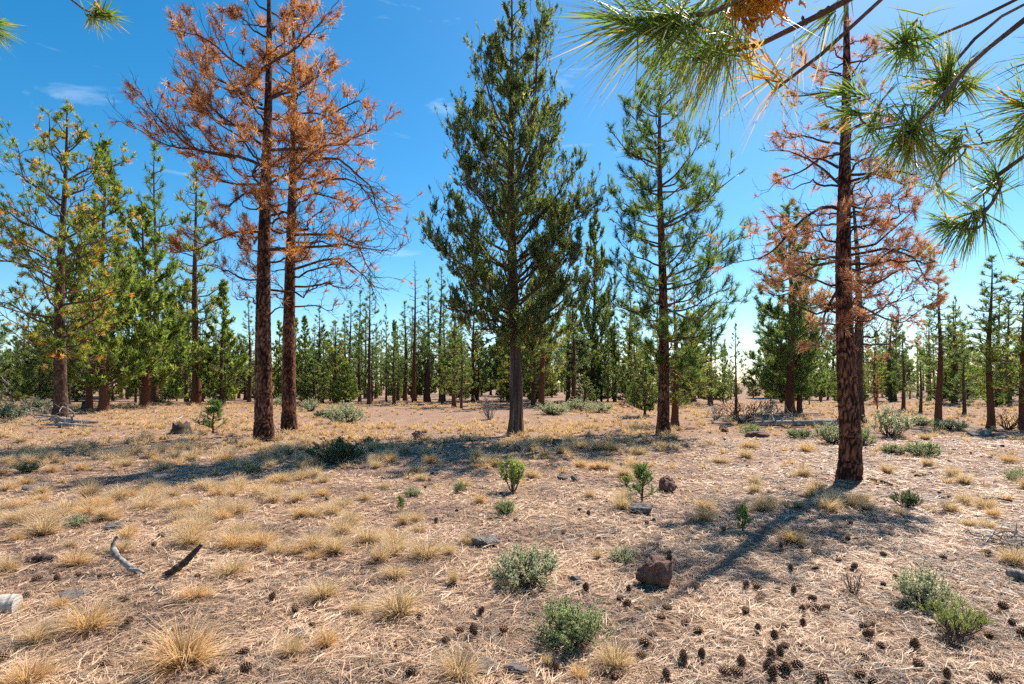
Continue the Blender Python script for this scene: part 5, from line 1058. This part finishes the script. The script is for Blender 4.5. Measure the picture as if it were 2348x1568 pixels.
# ------------------------------------------------------------------ pine cones
def cone_mesh(seed, n=70):
    rg = RNG(seed); mb = MB(); k = np.arange(n); f = (k + .5) / n; a = k * 2.39996
    prof_ = np.sin(np.pi * (f * .86 + .10)) ** .8
    s = 9; zz = np.linspace(0, 1, 9); P = np.stack([np.zeros(9), np.zeros(9), zz], -1); tubes(mb, P, .20 * np.sin(np.pi * (zz * .9 + .06)) + .02, s, .08)
    c = np.stack([np.cos(a) * .14 * prof_, np.sin(a) * .14 * prof_, f * .95], -1)
    out = np.stack([np.cos(a), np.sin(a), .15 + .55 * f], -1); out = nrm(out); tang = np.stack([-np.sin(a), np.cos(a), np.zeros(n)], -1); L = (.25 * prof_ * rg.uniform(.85, 1.1, n) + .05)[:, None]
    w_ = (.105 * prof_ + .03)[:, None]; up = np.cross(out, tang); up = up * np.sign(up[:, 2:3] + 1e-6)
    b = c; m_ = c + out * L * .65; t_ = c + out * L
    V = np.stack([b, m_ + tang * w_, m_ - tang * w_, t_ + tang * w_ * .55 + up * .02, t_ - tang * w_ * .55 + up * .02, t_ + up * .06, m_ - up * .05], 1)
    kk = np.arange(n)[:, None] * 7; tr = [[0, 1, 2], [1, 3, 2], [3, 4, 2], [3, 5, 4], [0, 6, 1], [0, 2, 6], [6, 3, 1], [6, 4, 3], [6, 2, 4]]
    mb.add(V, np.concatenate([kk + np.array(q) for q in tr]), np.tile([.15, .45, .45, .9, .9, 1.0, .25], n))
    return mb.mesh('cone', M['cone'])
CM = [cone_mesh(200 + i, 64 + 6 * i) for i in range(4)]
cr_ = [(565, 780), (675, 785), (755, 820), (890, 865), (980, 900), (765, 905), (945, 735), (800, 515), (960, 645), (240, 685), (75, 1020), (355, 1015), (430, 1015), (545, 1025), (650, 1005), (450, 1065), (630, 1045), (745, 1080), (1145, 1000), (685, 1150), (725, 1130), (815, 1135), (770, 1145), (690, 1225), (360, 1155), (90, 1265), (430, 1260), (575, 1240), (530, 1310), (1040, 1240), (1090, 1230), (1060, 1300), (1130, 1360), (1325, 1360), (1030, 1415), (580, 1360), (560, 1410), (500, 1430), (650, 1475), (340, 1470), (245, 1520), (310, 1520), (510, 1530), (605, 1510), (800, 1550), (1010, 1530), (1350, 1470), (1510, 1535), (1780, 1545), (1725, 1215), (1750, 1290), (1885, 1220), (1835, 1135), (1945, 1290), (1145, 820), (1220, 955), (1745, 815), (1490, 840), (620, 915), (1465, 465), (110, 1420), (10, 1445), (15, 1220), (480, 1490), (560, 1500), (1090, 1560), (1525, 490)]
cm_ = [(540, 630), (997, 625), (1745, 645), (1870, 825), (1875, 855), (1640, 1035), (1630, 1110), (1865, 1140), (1830, 1190), (1735, 1345), (1710, 1415), (1775, 1295), (930, 1265), (765, 1285), (675, 1265), (595, 1325), (310, 1445), (400, 1510), (1230, 1480), (1870, 1540), (1570, 1530), (450, 1190), (790, 1165), (1055, 1000), (345, 805), (165, 795), (720, 735), (235, 380), (430, 375), (505, 390), (480, 435), (1400, 1030), (1590, 1080), (1415, 590), (1360, 565)]
cl_ = [(215, 960), (330, 970), (450, 940), (300, 1280), (600, 1455), (1130, 950), (1430, 975), (1715, 855), (1790, 885), (925, 715), (880, 765), (1545, 1085), (1690, 1150), (1785, 1235), (1390, 1395), (1405, 1480), (1210, 1500), (840, 1340), (740, 1215), (105, 850), (700, 1085), (15, 905), (1130, 525), (15, 1430), (1610, 380), (1885, 370), (150, 1070)]
cpos = [(1564.6 + x * .4012, 938.8 + y * .4012) for x, y in cr_] + [(782.3 + x * .4012, 938.8 + y * .4012) for x, y in cm_] + [(x * .4012, 938.8 + y * .4012) for x, y in cl_]
rng = RNG(8)
for i, (x_, y_) in enumerate(cpos):
    X, Y, z = gp(x_, y_ + 8); L = rng.uniform(.052, .074); lie = rng.random()
    tilt = rng.uniform(1.2, 1.75) if lie < .75 else rng.uniform(0, .5); rz = rng.uniform(0, 6.28)
    lm = near_mark(X, Y); off = L * .28 if tilt > 1 else 0
    o = place('pine_cone', CM[int(rng.integers(4))], None, (X - (math.sin(rz) * L * .45 if tilt > 1 else 0), Y + (math.cos(rz) * L * .45 if tilt > 1 else 0), z + off + .018 - .010 * rng.random()), (tilt, 0, rz), (L * rng.uniform(.9, 1.1), L * rng.uniform(.9, 1.1), L))
    tag(o, 'open brown pine cone on the litter nearest to ' + lm, 'pine cone', 'fallen cones near ' + lm)
